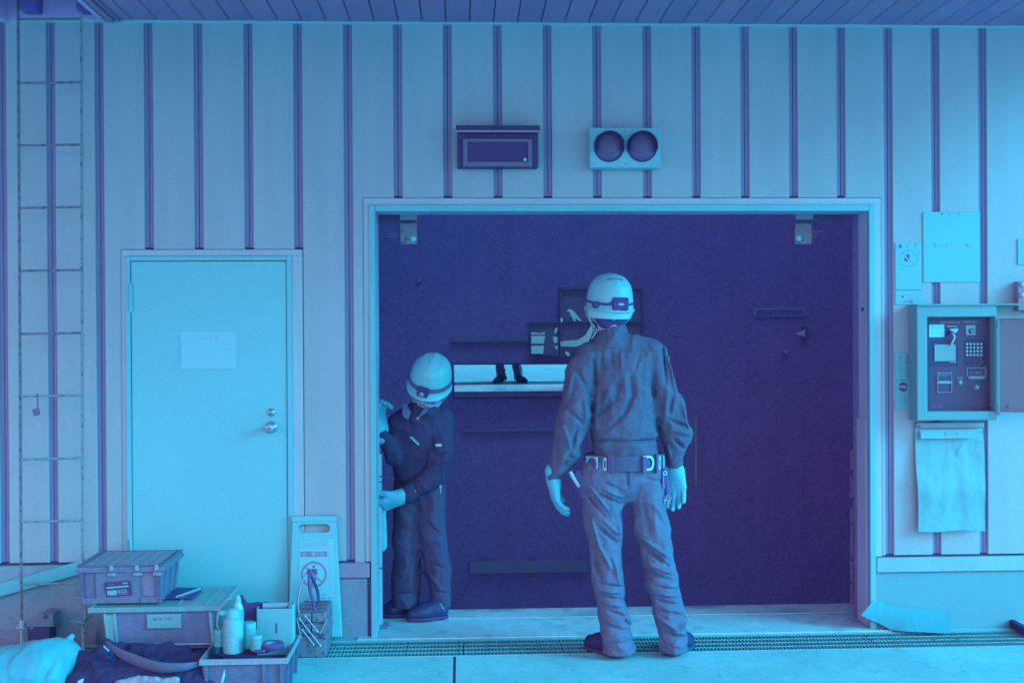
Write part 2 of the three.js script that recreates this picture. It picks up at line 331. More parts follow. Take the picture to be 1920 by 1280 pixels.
{
  const bases = x => x < DR.x0 ? flashL : x < flO.x0 ? flashM : flashR;
  for (let i = 0; i < gx.length - 1; i++) {
    const a = gx[i] + HW, b = gx[i + 1] - HW; if (b < WX0 || a > WX1) continue;
    const c = (a + b) / 2, yb = bases(c) + 0.004, pts = [];
    const cut = [[flD.x0, flD.x1, flD.y], [flO.x0, flO.x1, flO.y]].find(q => q[0] < b && q[1] > a);
    if (!cut) pts.push([a, yb], [b, yb], [b, WTOP], [a, WTOP]);
    else if (cut[0] <= a && cut[1] >= b) pts.push([a, cut[2] + 0.002], [b, cut[2] + 0.002], [b, WTOP], [a, WTOP]);
    else if (cut[0] > a) pts.push([a, yb], [cut[0] - 0.002, yb], [cut[0] - 0.002, cut[2] + 0.002], [b, cut[2] + 0.002], [b, WTOP], [a, WTOP]);
    else pts.push([a, cut[2] + 0.002], [cut[1] + 0.002, cut[2] + 0.002], [cut[1] + 0.002, yb], [b, yb], [b, WTOP], [a, WTOP]);
    part('siding_panel', poly(pts, -0.024, 0.024, 0.0025), skinMat[i % 3], wall);
  }
  // recessed joints between the panels
  for (let i = 0; i < gx.length; i++) {
    const x = gx[i]; if (x < WX0 || x > WX1) continue;
    let y0 = bases(x) + 0.01; if (x > flD.x0 && x < flD.x1) y0 = flD.y + 0.012; if (x > flO.x0 && x < flO.x1) y0 = flO.y + 0.012;
    part('joint_strip', [box(x - HW, x - 0.0018, y0, WTOP, -0.03, -0.012), box(x + 0.0018, x + HW, y0, WTOP, -0.03, -0.012)], M(0.36, { tex: 'paint', r: 0.6, m: 0.7, c: [1.0, 1.12, 1.2] }), wall);
  }
  // what the panels are fixed to
  const bk = M(0.08, { r: 0.9 });
  const zb = -0.2, zf = -0.026;
  part('wall_core', [box(WX0 - 0.5, DR.x0 + 0.02, 0, WTOP + 0.3, zb, zf), box(DR.x0 + 0.02, DR.x1 - 0.02, DR.y1 - 0.02, WTOP + 0.3, zb, zf), box(DR.x1 - 0.02, OP.x0 - 0.03, 0, WTOP + 0.3, zb, zf),
    box(OP.x0 - 0.03, OP.x1 + 0.03, OP.y1 + 0.03, WTOP + 0.3, zb, zf), box(OP.x1 + 0.03, WX1 + 0.5, 0, WTOP + 0.3, zb, zf), box(DR.x0 + 0.02, DR.x1 - 0.02, 0, DR.y1 - 0.02, zb, zb + 0.05)], bk, wall);
  // flat trims round the two openings
  const tm = M(0.6, { tex: 'paint', c: [1.35, 1.4, 1.3], r: 0.55, m: 0.9 });
  const tyD = flashM - 0.02;
  part('door_trim', [box(flD.x0, flD.x1, DR.y1, flD.y, -0.025, 0.003, 0.002), box(flD.x0, DR.x0, 0.02, DR.y1, -0.025, 0.003, 0.002), box(DR.x1, flD.x1, 0.02, DR.y1, -0.025, 0.003, 0.002)], tm, wall);
  const o0 = P(694, 800, 0).x, o1 = P(1641, 760, 0).x, oy = P(1150, 384, 0).y;
  part('opening_trim', [box(flO.x0, flO.x1, oy, flO.y, -0.025, 0.003, 0.002), box(flO.x0, o0, flashM, oy, -0.025, 0.003, 0.002), box(o1, flO.x1, flashR, oy, -0.025, 0.003, 0.002)], tm, wall);
  part('head_trim', box(WX0, WX1, WTOP - 0.004, WTOP + 0.02, -0.02, 0.014, 0.003), M(0.78, { r: 0.4 }), wall);
  // foot of the wall: flashing and concrete
  const cm = t => M(t, { c: [0.82, 1.02, 1.02], tex: 'concrete', r: 0.8, m: 0.8, bump: 'fine', bs: 0.001 });
  part('base_course', box(WX0, flD.x0, 0, flashL - 0.008, -0.03, 0.012, 0.003), cm(0.6), wall);
  const mL = P(563, 1060, 0).x, mR = P(694, 1060, 0).x;
  part('base_flashing', box(flD.x1, mR - 0.002, P(665, 1082, 0).y, flashM - 0.004, -0.028, 0.018, 0.003), M(0.48, { tex: 'paint', r: 0.5, m: 0.9 }), wall);
  part('base_course', box(flD.x1, P(689, 1120, 0).x, 0, P(665, 1084, 0).y, -0.028, 0.002, 0.002), cm(0.52), wall);
  part('rubber_strip', box(P(689.5, 1120, 0).x, P(697, 1120, 0).x, 0.0, P(665, 1084, 0).y, -0.028, -0.006, 0.001), M(0.1, { r: 0.9 }), wall);
  const r0 = P(1643, 1060, 0).x;
  part('base_flashing', box(r0, WX1, P(1780, 1070, 0).y, flashR - 0.006, -0.028, 0.018, 0.003), M(0.74, { tex: 'paint', r: 0.5, m: 0.9 }), wall);
  part('base_course', box(r0, WX1, 0, P(1780, 1071.5, 0).y, -0.028, 0.004, 0.002), M(0.78, { tex: 'smooth', r: 0.8, m: 1.6, bump: 'fine', bs: 0.001, c: [0.6, 0.78, 0.82] }), wall);
}
// ---- canopy of narrow planks over the whole front
const canopy = thing('canopy', 'flat canopy of narrow dark planks overhanging the metal wall', 'canopy');
const CZ = 3.3, CX1 = 3.9, hx0 = P(8, 30, 0.05).x, hx1 = P(188, 30, 0.05).x;
{
  const pw = P(880.6, 44, 0.01).x - P(836, 44, 0.01).x, px = P(836, 44, 0.01).x, mm = [0, 1, 2].map(i => M(0.3 + 0.02 * i, { tex: 'paint', r: 0.6, m: 0.8, c: [1.4, 1.27, 1.33] }));
  for (let i = -36; i < 36; i++) {
    let a = px + i * pw + 0.0025, b = px + (i + 1) * pw - 0.0025; if (a < hx0 && b > hx0) b = hx0 - 0.021; if (a < hx1 && b > hx1) a = hx1 + 0.021; const y = SOF + 0.0025 * rnd(), inH = b > hx0 && a < hx1; if (b > CX1) break;
    part('soffit_plank', box(a, b, y, y + 0.018, inH ? 0.62 : 0.004, CZ - 0.02, 0.002), mm[Math.abs(i * 7) % 3], canopy);
  }
  part('roof_deck', [box(-4.6, hx0, SOF + 0.03, SOF + 0.22, -0.2, CZ), box(hx1, CX1, SOF + 0.03, SOF + 0.22, -0.2, CZ), box(hx0, hx1, SOF + 0.03, SOF + 0.22, 0.62, CZ), box(hx0 - 0.05, hx1 + 0.05, SOF + 0.26, SOF + 0.3, -0.2, 0.7)], M(0.14, { r: 0.9, g: 3.2 }), canopy);
  part('fascia', box(-4.62, CX1 + 0.02, SOF - 0.06, SOF + 0.24, CZ, CZ + 0.03, 0.004), M(0.5, { tex: 'paint' }), canopy);
  // hatch for the ladder
  const hm = M(0.36, { g: 2.2, tex: 'paint', r: 0.6, m: 0.6 });
  part('hatch_frame', [box(hx0 - 0.02, hx0 + 0.004, SOF - 0.012, SOF + 0.262, 0.004, 0.62), box(hx1 - 0.004, hx1 + 0.02, SOF - 0.012, SOF + 0.262, 0.004, 0.62), box(hx0 + 0.005, hx1 - 0.005, SOF + 0.001, SOF + 0.259, 0.005, 0.024), box(hx0 + 0.005, hx1 - 0.005, SOF - 0.006, SOF + 0.259, 0.6, 0.617)], hm, canopy);
  part('hatch_rail', box(hx1 + 0.03, hx1 + 0.06, SOF - 0.014, SOF + 0.001, 0.02, 1.4, 0.003), M(0.4), canopy);
  part('hatch_rail', box(hx1 + 0.075, hx1 + 0.09, SOF - 0.012, SOF + 0.001, 0.02, 1.4, 0.003), M(0.3), canopy);
  for (const x of [60, 166]) { const c = P(x, 12, 0.16); part('hatch_bracket', box(c.x - 0.05, c.x + 0.03, SOF + 0.0, SOF + 0.11, 0.1, 0.2, 0.006), M(0.04, { g: 1.6 }), canopy); }
}
// ---- bright frame round the wide doorway
const frame = thing('doorway_frame', 'bright white frame around the wide dark doorway', 'door frame');
{
  const o0 = P(694, 800, 0).x, o1 = P(1641, 760, 0).x, oy = P(1150, 384, 0).y, w = M(0.93, { tex: 'paint', r: 0.45, m: 0.8, g: 0.85 }), rv = M(0.5, { c: [1.4, 1.75, 1.75], tex: 'paint', r: 0.6, m: 0.6 });
  part('jamb', box(o0, OP.x0, 0.004, oy, -0.028, 0.016, 0.003), w, frame);
  part('jamb', box(OP.x1, o1, 0.004, oy, -0.028, 0.016, 0.003), w, frame);
  part('header', box(OP.x0 + 0.001, OP.x1 - 0.001, OP.y1, oy - 0.001, -0.028, 0.016, 0.003), w, frame);
  part('reveal', box(OP.x0 - 0.028, OP.x0 - 0.001, 0.012, OP.y1 + 0.02, -0.24, -0.03, 0.002), rv, frame);
  part('reveal', box(OP.x1 + 0.001, OP.x1 + 0.028, 0.012, OP.y1 + 0.02, -0.15, -0.03, 0.002), rv, frame);
  part('reveal', box(OP.x0 - 0.02, OP.x1 + 0.02, OP.y1 + 0.001, OP.y1 + 0.02, -0.15, -0.03, 0.002), rv, frame);
  part('inner_casing', [box(OP.x1 + 0.0015, OP.x1 + 0.33, 0.012, 2.7, -0.24, -0.151), box(OP.x0 - 0.33, OP.x0 - 0.029, 0.012, 2.7, -0.24, -0.2), box(OP.x0 - 0.03, OP.x1 + 0.3, OP.y1 + 0.021, 2.7, -0.24, -0.15)], DK({ g: 2 }), frame);
  const ky = P(1618, 785, -0.1).y;
  part('guard_plate', box(OP.x1 - 0.006, OP.x1 + 0.0005, 0.012, ky, -0.165, -0.03, 0.002), rv, frame);
  const k = P(1621, 580, -0.08); part('lock_hole', lathe([[0.008, 0], [0.012, 0.004], [0.006, 0.008], [0, 0.008]], 0, 0, 0, 14).rotateZ(Math.PI / 2).translate(OP.x1 + 0.001, k.y, -0.08), M(0.05), frame);
  const vis = P(1640, 1100, 0).x; part('foot_gap', box(vis + 0.012, vis + 0.02, P(1650, 1120, 0).y, P(1650, 1048, 0).y, 0.0, 0.006), M(0.5), frame);
}
// ---- fittings inside the doorway
function latch(px0, px1, py0, py1, bx, by, label, side) {
  const z = -0.3, r = rect(px0, px1, py0, py1, z), t = thing('door_latch', label, 'latch', V((r.x0 + r.x1) / 2, r.y0, z), 'latches at the top of the doorway');
  part('mounting_plate', box(r.x0, r.x1, r.y0, r.y1, z - 0.01, z + 0.01, 0.004), M(0.56, { tex: 'worn', m: 0.3 }), t);
  const b = P(bx, by, z + 0.012); part('bolt_head', lathe([[0.017, 0], [0.016, 0.008], [0.009, 0.013], [0, 0.014]], 0, 0, 0, 18).rotateX(Math.PI / 2).translate(b.x, b.y, z + 0.008), M(0.97, { r: 0.3 }), t);
  const u = rect(px0, px1, py0 - 26, py0, z); part('hanger', box(u.x0 + 0.01, u.x1 - 0.012, u.y0 - 0.01, u.y1 + 0.1, z - 0.03, z - 0.012), M(0.2), t);
  part('clip', box(u.x0, u.x1, OP.y1 - 0.012, OP.y1 + 0.02, z, z + 0.03), M(0.6), t);
  const s = rect(side < 0 ? px0 - 44 : px1, side < 0 ? px0 : px1 + 62, 402, 416, z); part('guide_bar', box(s.x0, s.x1, s.y0, s.y1, z - 0.03, z - 0.014, 0.002), M(0.2), t);
  for (let i = 0; i < 3; i++) { const q = rect(side < 0 ? px0 - 30 + 3 * i : px1 + 2, side < 0 ? px0 - 6 : px1 + 22 - 5 * i, 432 + 5 * i, 433.6 + 5 * i, z); part('wire', box(q.x0, q.x1, q.y0, q.y1, z - 0.02, z - 0.014), M(0.3), t); }
}
latch(750, 782, 418, 458, 774.5, 447, 'square grey latch plate with bright bolt at the upper left corner of the doorway', -1);
latch(1490, 1522, 418, 458, 1499, 446, 'square grey latch plate with bolt at the upper right corner of the doorway', 1);
{
  const z = -0.19, r = rect(711, 716, 851, 1152, z), t = thing('door_rail', 'thin upright metal door rail inside the left jamb beside the stooping worker', 'rail', V(r.x0, 0, z));
  part('channel', box(r.x0, r.x1, 0.02, r.y1, z - 0.02, z + 0.01, 0.002), M(0.78, { r: 0.35 }), t);
  const q = rect(706.5, 709, 851, 1152, z); part('back_rail', box(q.x0, q.x1, 0.02, q.y1, z - 0.02, z + 0.006), M(0.5), t);
  const f = rect(709, 728, 1150, 1154, z); part('foot_plate', box(f.x0, f.x1, 0.011, 0.019, z - 0.05, z + 0.05, 0.002), M(0.4), t);
  for (const y of [892, 902, 1064]) { const c = rect(707, 717, y, y + 2.4, z + 0.012); part('clamp', box(c.x0, c.x1, c.y0, c.y1, z - 0.01, z + 0.014), M(0.1), t); }
}
{
  const z = -0.42, t = thing('slotted_rail', 'thin broken upright strip inside the right side of the dark doorway', 'rail', V(P(1597, 1140, z).x, 0, z));
  for (const [a, b] of [[843, 879], [893, 914], [917, 933], [951, 979], [982, 1048], [1052, 1090], [1094, 1132]]) { const r = rect(1595, 1599, a, b, z); part('strip', box(r.x0, r.x1, r.y0, r.y1, z, z + 0.012, 0.002), M(0.36, { g: 1.3 }), t); }
}
// ---- on the back wall of the shaft
const onBack = (px0, px1, py0, py1, d0, d1, r = 0.004) => { const q = rect(px0, px1, py0, py1, SZ + d1); return box(q.x0, q.x1, q.y0, q.y1, SZ + d0, SZ + d1, r); };
const backThing = (n, l, c, px, py, g) => thing(n, l, c, P(px, py, SZ), g);
{
  let t = backThing('wall_plate', 'long nameplate with faint print on the back wall of the dark doorway', 'sign', 1462, 586);
  part('plate', onBack(1415, 1510, 578, 594, 0.0, 0.02), M(0.3, { g: 2.6, c: [1.05, 1.9, 1.12] }), t);
  const q = rect(1415, 1510, 578, 594, SZ + 0.022);
  const tx = panel(q.x1 - q.x0, q.y1 - q.y0, 900, (g, w, h) => { g.fillStyle = css(0.24); g.fillRect(0, 0, w, h); kana(g, 'カセキンド中入口', w * 0.03, h * 0.2, h * 0.6, w * 0.118, css(0.02), 5); g.strokeStyle = css(0.33); g.lineWidth = 5; g.strokeRect(3, 3, w - 6, h - 6); });
  const pm = printed(tx); pm.color.multiplyScalar(3.0); pm.color.r *= 0.55; pm.color.g *= 1.2; part('printed_face', sheet(q.x0 + 0.005, q.x1 - 0.005, q.y0 + 0.005, q.y1 - 0.005, SZ + 0.0225), pm, t);
  t = backThing('upright_bar', 'faint upright bar on the dark back wall right of the standing worker', 'bar', 1305, 845);
  part('bar', onBack(1303, 1307.5, 781, 912, 0.0, 0.04), M(0.3, { g: 1.9, c: [1.05, 1.9, 1.12] }), t); part('cap', onBack(1302, 1308.5, 778, 782, 0.0, 0.05), M(0.25, { g: 1.9, c: [1.05, 1.9, 1.12] }), t);
  t = backThing('wall_rail', 'faint level rail above the bright mirror on the dark back wall', 'rail', 920, 636);
  part('rail', onBack(845, 992, 633, 641, 0, 0.05), M(0.16, { g: 1.72, c: [1.05, 1.9, 1.12] }), t); for (const x of [850, 900, 950]) part('bracket', onBack(x, x + 8, 630, 645, 0, 0.04), M(0.14, { g: 1.72, c: [1.05, 1.9, 1.12] }), t);
  t = backThing('wall_rail', 'faint level rail below the bright mirror on the dark back wall', 'rail', 960, 806);
  part('rail', onBack(868, 1062, 803, 809, 0, 0.05), M(0.14, { g: 1.79, c: [1.05, 1.9, 1.12] }), t); for (const x of [880, 960, 1040]) part('bracket', onBack(x, x + 8, 800, 812, 0, 0.04), M(0.12, { g: 1.72, c: [1.05, 1.9, 1.12] }), t);
  t = backThing('wall_rail', 'lowest broad pale rail on the dark back wall between the two workers', 'rail', 990, 1060);
  part('rail', onBack(880, 1100, 1052, 1074, 0, 0.06), M(0.17, { g: 1.95, c: [1.05, 1.9, 1.12] }), t); for (const x of [900, 990, 1080]) part('bracket', onBack(x, x + 12, 1044, 1080, 0, 0.04), M(0.12, { g: 1.72, c: [1.05, 1.9, 1.12] }), t);
  for (const [x, y, l] of [[786, 525, 'small pale box on the dark back wall above the stooping worker'], [1475, 660, 'small pale box on the dark back wall below the long nameplate']]) {
    t = backThing('junction_box', l, 'box', x, y); part('housing', onBack(x - 4, x + 4, y - 4, y + 4, 0, 0.05, 0.01), M(0.16, { g: 2.4, c: [1.05, 1.9, 1.12] }), t); part('cover', onBack(x - 3, x + 3, y - 3, y + 3, 0.05, 0.056, 0.002), M(0.2, { g: 2.4, c: [1.05, 1.9, 1.12] }), t);
  }
}
// a real mirror: tilted so that it looks back at the sill, the drain and the feet of the standing worker
const mirrorMat = new THREE.MeshStandardMaterial({ color: new THREE.Color().setRGB(0.9, 0.84, 0.86), metalness: 1, roughness: 0.0 });
function mirrorAt(outline, look, z, depth = 0.012) {       // outline in photograph px, hung on the plane z, turned to see `look`
  const c = outline.reduce((s, q) => s.add(P(q[0], q[1], z)), V(0, 0, 0)).divideScalar(outline.length);
  const n = camera.position.clone().sub(c).normalize().add(look.clone().sub(c).normalize()).normalize();
  const q = new THREE.Quaternion().setFromUnitVectors(V(0, 0, 1), n), inv = q.clone().invert();
  const pts = outline.map(o => { const d = ray(o[0], o[1]), t = n.dot(c.clone().sub(camera.position)) / n.dot(d); const w = d.multiplyScalar(t).add(camera.position).sub(c).applyQuaternion(inv); return [w.x, w.y]; });
  return { place: g => g.applyQuaternion(q).translate(c.x, c.y, c.z), pts, c, depth };
}
{
  const foot = G(1207, 1232), z = SZ + 0.16;
  const m = mirrorAt([[851, 684], [1064, 683], [1061, 743], [852, 745]], V(foot.x + 0.02, 0.0, foot.z), z);
  const t = thing('tilted_mirror', 'long bright mirror on the back wall reflecting the pavement and a pair of boots', 'mirror', m.c);
  part('mirror_face', m.place(poly(m.pts, -0.004, 0.004)), mirrorMat, t);
  const xs = m.pts.map(p => p[0]), ys = m.pts.map(p => p[1]), X0 = Math.min(...xs) - 0.012, X1 = Math.max(...xs) + 0.012, Y0 = Math.min(...ys) - 0.012, Y1 = Math.max(...ys) + 0.012;
  part('backing', m.place(box(X0, X1, Y0, Y1, -0.02, -0.006, 0.003)), M(0.02, { g: 2 }), t);
  for (const s of [0.2, 0.8]) { const b = P(lerp(851, 1064, s), 715, z); part('wall_bracket', rod(V(b.x, b.y + 0.05, z - 0.01), V(b.x, b.y + 0.05, SZ), 0.012), M(0.05), t); }
}
{ // window with bars, bright pieces of mirror show through it
  const t = backThing('barred_window', 'dark barred window on the back wall behind the head of the standing worker', 'window', 1128, 600);
  const fm = M(0.1, { g: 2.0, c: [1.0, 1.9, 1.1], tex: 'dark' }), gm = M(0.3, { g: 1.9, c: [0.9, 1.3, 1.05], tex: 'dark', r: 0.35, m: 0.35 });
  part('pane', onBack(1052, 1204, 543, 662, 0.0, 0.02, 0), gm, t);
  part('pane', onBack(996, 1048, 607, 664, 0.0, 0.02, 0), M(0.2, { g: 2.0, c: [1.05, 1.9, 1.12], tex: 'dark' }), t);
  for (const [a, b, c, d] of [[1049, 1053, 538, 668], [1203, 1207, 538, 668], [1053, 1203, 538, 543], [1053, 1203, 602, 605.5], [1053, 1203, 663, 668], [993, 996, 603, 668], [996, 1049, 603, 606], [996, 1049, 664, 668]]) part('window_bar', onBack(a, b, c, d, 0.0, 0.06, 0.003), fm, t);
  for (let i = 0; i < 10; i++) part('grid_wire', onBack(1062 + i * 14.5, 1063.2 + i * 14.5, 543, 663, 0.021, 0.026, 0), M(0.12, { g: 2.2, c: [1.05, 1.9, 1.12] }), t);
  for (let i = 0; i < 8; i++) part('grid_wire', onBack(1053, 1203, 553 + i * 14, 554 + i * 14, 0.026, 0.03, 0), M(0.12, { g: 2.2, c: [1.05, 1.9, 1.12] }), t);
  const look = V(1.2, 0, 2.4), z = SZ + 0.1;
  const paneMat = mirrorMat.clone(); paneMat.color.multiplyScalar(0.72); paneMat.roughness = 0.22;
  const shards = [[[996, 623], [1003, 623], [1012, 625], [1022, 622], [1021, 627], [996, 627]], [[996, 629.5], [1022, 629.5], [1020, 644], [996, 644]], [[996, 648], [1020, 648], [1018, 663], [996, 663]],
    [[1041, 615], [1046, 614], [1043, 624], [1039, 624]], [[1037, 630], [1046, 633], [1044, 643], [1038, 641]], [[1039, 648], [1046, 648], [1045, 656]],
    [[1051, 640], [1059, 639], [1084, 637], [1098, 628], [1106, 614], [1112, 606], [1116, 612], [1110, 626], [1104, 640], [1080, 650], [1051, 649]], [[1113, 627], [1118, 614], [1121, 620], [1112, 634], [1107, 636]],
    [[1060, 659], [1066, 660], [1069, 666], [1066, 668], [1061, 664]], [[1061, 583], [1068, 579], [1076, 583], [1085, 594], [1092, 602], [1088, 602], [1078, 596], [1080, 602], [1076, 602], [1070, 590], [1068, 584]], [[1051, 594], [1056, 598], [1055, 603], [1051, 603]]];
  for (const s of shards) { const m = mirrorAt(s, look, z); part('bright_pane', m.place(poly(m.pts, -0.006, 0.006)), paneMat, t, s === shards[6] ? 'curved bright strip across the window' : undefined); }
  const w = backThing('corner_mirror', 'small bright wedge shaped mirror under the long nameplate', 'mirror', 1500, 626);
  const m = mirrorAt([[1492, 625], [1501, 621], [1510, 617], [1510, 632], [1501, 628]], look, z), dim = mirrorMat.clone(); dim.color.multiplyScalar(0.5); dim.roughness = 0.3; part('mirror_face', m.place(poly(m.pts, -0.006, 0.006)), dim, w);
  part('holder', onBack(1507, 1514, 612, 640, 0, 0.07), M(0.05, { g: 2, c: [1.05, 1.9, 1.12] }), w);
}
// ---- steel door on the left
{
  const t = thing('steel_door', 'plain white steel door with round handle left of the wide doorway', 'door', V((DR.x0 + DR.x1) / 2, 0, 0));
  const w = M(0.88, { tex: 'smooth', r: 0.42, m: 2.0, c: [0.92, 1.02, 1], bump: 'wave', bs: 0.0006 }), f = M(0.92, { tex: 'smooth', r: 0.45, m: 1.6, g: 0.93 });
  const L = { x0: P(247.5, 800, 0).x, x1: P(537.5, 700, 0).x, y1: P(390, 490, 0).y }, y0 = 0.05;
  part('door_frame', [box(DR.x0, L.x0 - 0.003, 0.01, DR.y1, -0.1, 0.014, 0.003), box(L.x1 + 0.003, DR.x1, 0.01, DR.y1, -0.1, 0.014, 0.003), box(L.x0 - 0.0029, L.x1 + 0.0029, L.y1 + 0.003, DR.y1 - 0.001, -0.1, 0.014, 0.003), box(L.x0 - 0.002, L.x1 + 0.002, 0.006, y0 - 0.004, -0.1, 0.012, 0.002)], f, t);
  part('gap', box(L.x0 - 0.0035, L.x1 + 0.0035, y0, L.y1 + 0.0035, -0.06, -0.05), M(0.02), t);
  part('door_leaf', box(L.x0, L.x1, y0, L.y1, -0.045, 0.006, 0.003), w, t);
  for (const [a, b] of [[531, 585], [1010, 1064]]) { const c = P(245, (a + b) / 2, 0.01), h = rect(244, 246, a, b, 0.01); part('hinge', [new THREE.CylinderGeometry(0.0085, 0.0085, h.y1 - h.y0, 14).translate(c.x, c.y, 0.016), new THREE.CylinderGeometry(0.0095, 0.0095, 0.003, 14).translate(c.x, c.y, 0.016)], f, t); }
  const k = M(0.66, { r: 0.25, metal: 0.6 });
  const d = P(508.5, 773, 0.01); part('deadbolt', lathe([[0.021, 0], [0.021, 0.004], [0.017, 0.009], [0.008, 0.01], [0.0075, 0.014], [0, 0.014]], 0, 0, 0, 24).rotateX(Math.PI / 2).translate(d.x, d.y, 0.006), k, t);
  part('keyhole', box(d.x - 0.0015, d.x + 0.0015, d.y - 0.007, d.y + 0.002, 0.018, 0.0206), M(0.1), t);
  const h = P(508, 801, 0.01);
  const kn = part('handle', lathe([[0.03, 0], [0.03, 0.003], [0.024, 0.008], [0.013, 0.012], [0.012, 0.03], [0.019, 0.04], [0.026, 0.05], [0.025, 0.06], [0.016, 0.067], [0, 0.068]], 0, 0, 0, 28).rotateX(Math.PI / 2).translate(h.x, h.y, 0.006), k, t);
  part('lock_button', lathe([[0.007, 0], [0.006, 0.004], [0, 0.005]], 0, 0, 0, 14).rotateX(Math.PI / 2).translate(h.x, h.y, 0.073), M(0.3), kn);
  const n = rect(337, 444, 620, 692, 0.01), tx = panel(n.x1 - n.x0, n.y1 - n.y0, 1400, (g, w, h) => {
    g.fillStyle = css(0.885); g.fillRect(0, 0, w, h); g.strokeStyle = css(0.78); g.lineWidth = 3; g.strokeRect(6, 6, w - 12, h - 12);
    kana(g, '入注意', w * 0.36, h * 0.1, h * 0.13, w * 0.115, css(0.7), 4);
    for (let i = 0; i < 5; i++) scribble(g, w * 0.08, h * (0.32 + i * 0.125), w * 0.86, h * 0.07, css(0.76), i > 2 ? 0.5 : 0.95);
  });
  const nt = thing('door_notice', 'faint printed notice at eye level on the white steel door', 'notice', V((n.x0 + n.x1) / 2, n.y0, 0.008));
  part('notice_plate', box(n.x0, n.x1, n.y0, n.y1, 0.0065, 0.0085, 0.0006), M(0.86), nt); part('printed_face', sheet(n.x0 + 0.001, n.x1 - 0.001, n.y0 + 0.001, n.y1 - 0.001, 0.0092), printed(tx, 0.5, 1.0), nt);
}
// ---- fixed ladder with a padlock
{
  const z = 0.16, t = thing('fixed_ladder', 'tall thin rusty wall ladder going up into the hatch left of the white door', 'ladder', V(P(93, 1170, z).x, 0, z));
  const lm = M(0.56, { tex: 'worn', r: 0.6, metal: 0.2, m: 0.25, bump: 'fine', bs: 0.002 }), pm = M(0.74, { tex: 'worn', r: 0.6, m: 0.3 });
  const xL = P(37, 600, z).x, xR = P(152.5, 600, z).x, yb = P(40, 1172, z).y, yt = SOF + 0.24, q = P(40, 800, z).y, L0 = P(39.5, 1172, z).x, L1 = P(33, 30, z).x, R0 = P(155, 1172, z).x, R1 = P(151.5, 30, z).x;
  const yr = P(33, 30, z).y, at = (x0, x1, y) => lerp(x0, x1, (y - yb) / (yr - yb));
  part('rail', [rod(V(at(L0, L1, yb), yb, z), V(at(L0, L1, yt), yt, z), 0.0068)], lm, t); part('rail', [rod(V(at(R0, R1, yb), yb, z), V(at(R0, R1, yt), yt, z), 0.0068)], M(0.68, { tex: 'worn', r: 0.6, m: 0.25 }), t);
  for (const y of [36, 155, 272, 389, 507, 625, 742, 860, 977, 1094]) { const c = P(93, y, z).y; part('rung', rod(V(at(L0, L1, c), c - 0.002, z), V(at(R0, R1, c), c + 0.002, z), 0.0058), y < 700 ? lm : pm, t); }
  for (const x of [L0, R0]) part('foot', [lathe([[0.012, 0], [0.012, 0.02], [0.008, 0.03], [0, 0.032]], x, yb - 0.006, z, 14), box(x - 0.02, x + 0.02, yb - 0.012, yb - 0.006, z - 0.02, z + 0.02), rod(V(x, yb - 0.01, z), V(x, 0.0, z), 0.007)], M(0.75), t);
  const c = P(69, 743, z + 0.008), k = thing('padlock', 'small dark padlock hanging from a ladder rung', 'padlock', c), e = P(67.5, 772, z + 0.008);
  part('shackle', tube([V(c.x - 0.002, c.y + 0.009, z + 0.002), V(c.x + 0.002, c.y + 0.01, z + 0.009), V(c.x + 0.003, c.y - 0.02, z + 0.012), V(e.x + 0.006, e.y + 0.016, z + 0.01)], 0.0032, 16), M(0.2, { metal: 0.4, r: 0.4 }), k);
  part('body', box(-0.0155, 0.0155, -0.0165, 0.0165, -0.008, 0.008, 0.004).rotateZ(0.22).translate(e.x, e.y, z + 0.01), M(0.22, { metal: 0.3, r: 0.5 }), k);
}
// ---- drain grating
{
  const n = 10, w = 10 / n, gm = M(0.92, { tex: 'worn', r: 0.5, m: 0.25 });
  const t = thing('drain_grating', 'long steel drain grating set in the pavement along the foot of the wall', 'drain', V(0, 0, (GZ0 + GZ1) / 2));
  for (let i = 0; i < n; i++) {
    const x0 = -5 + i * w + 0.003, x1 = -5 + (i + 1) * w - 0.003, g = [], s = [];
    for (let x = x0 + 0.01; x < x1 - 0.004; x += 0.0168) g.push(box(x - 0.002, x + 0.002, -0.012, -0.0035, GZ0 + 0.008, GZ1 - 0.008));
    for (let k = 0; k < 5; k++) { const z = lerp(GZ0 + 0.012, GZ1 - 0.012, k / 4); s.push(box(x0, x1, -0.016, -0.0012, z - 0.0034, z + 0.0034)); }
    part('grating_frame', s, gm, t); stuff(part('cross_bars', g, M(0.82, { tex: 'worn', r: 0.5, m: 0.25 }), t));
  }
  part('edge_angle', [box(-5, 5, -0.03, 0.0025, GZ0 - 0.006, GZ0 + 0.004), box(-5, 5, -0.03, 0.0025, GZ1 - 0.004, GZ1 + 0.008)], M(0.85, { tex: 'stain', r: 0.5 }), t);
}
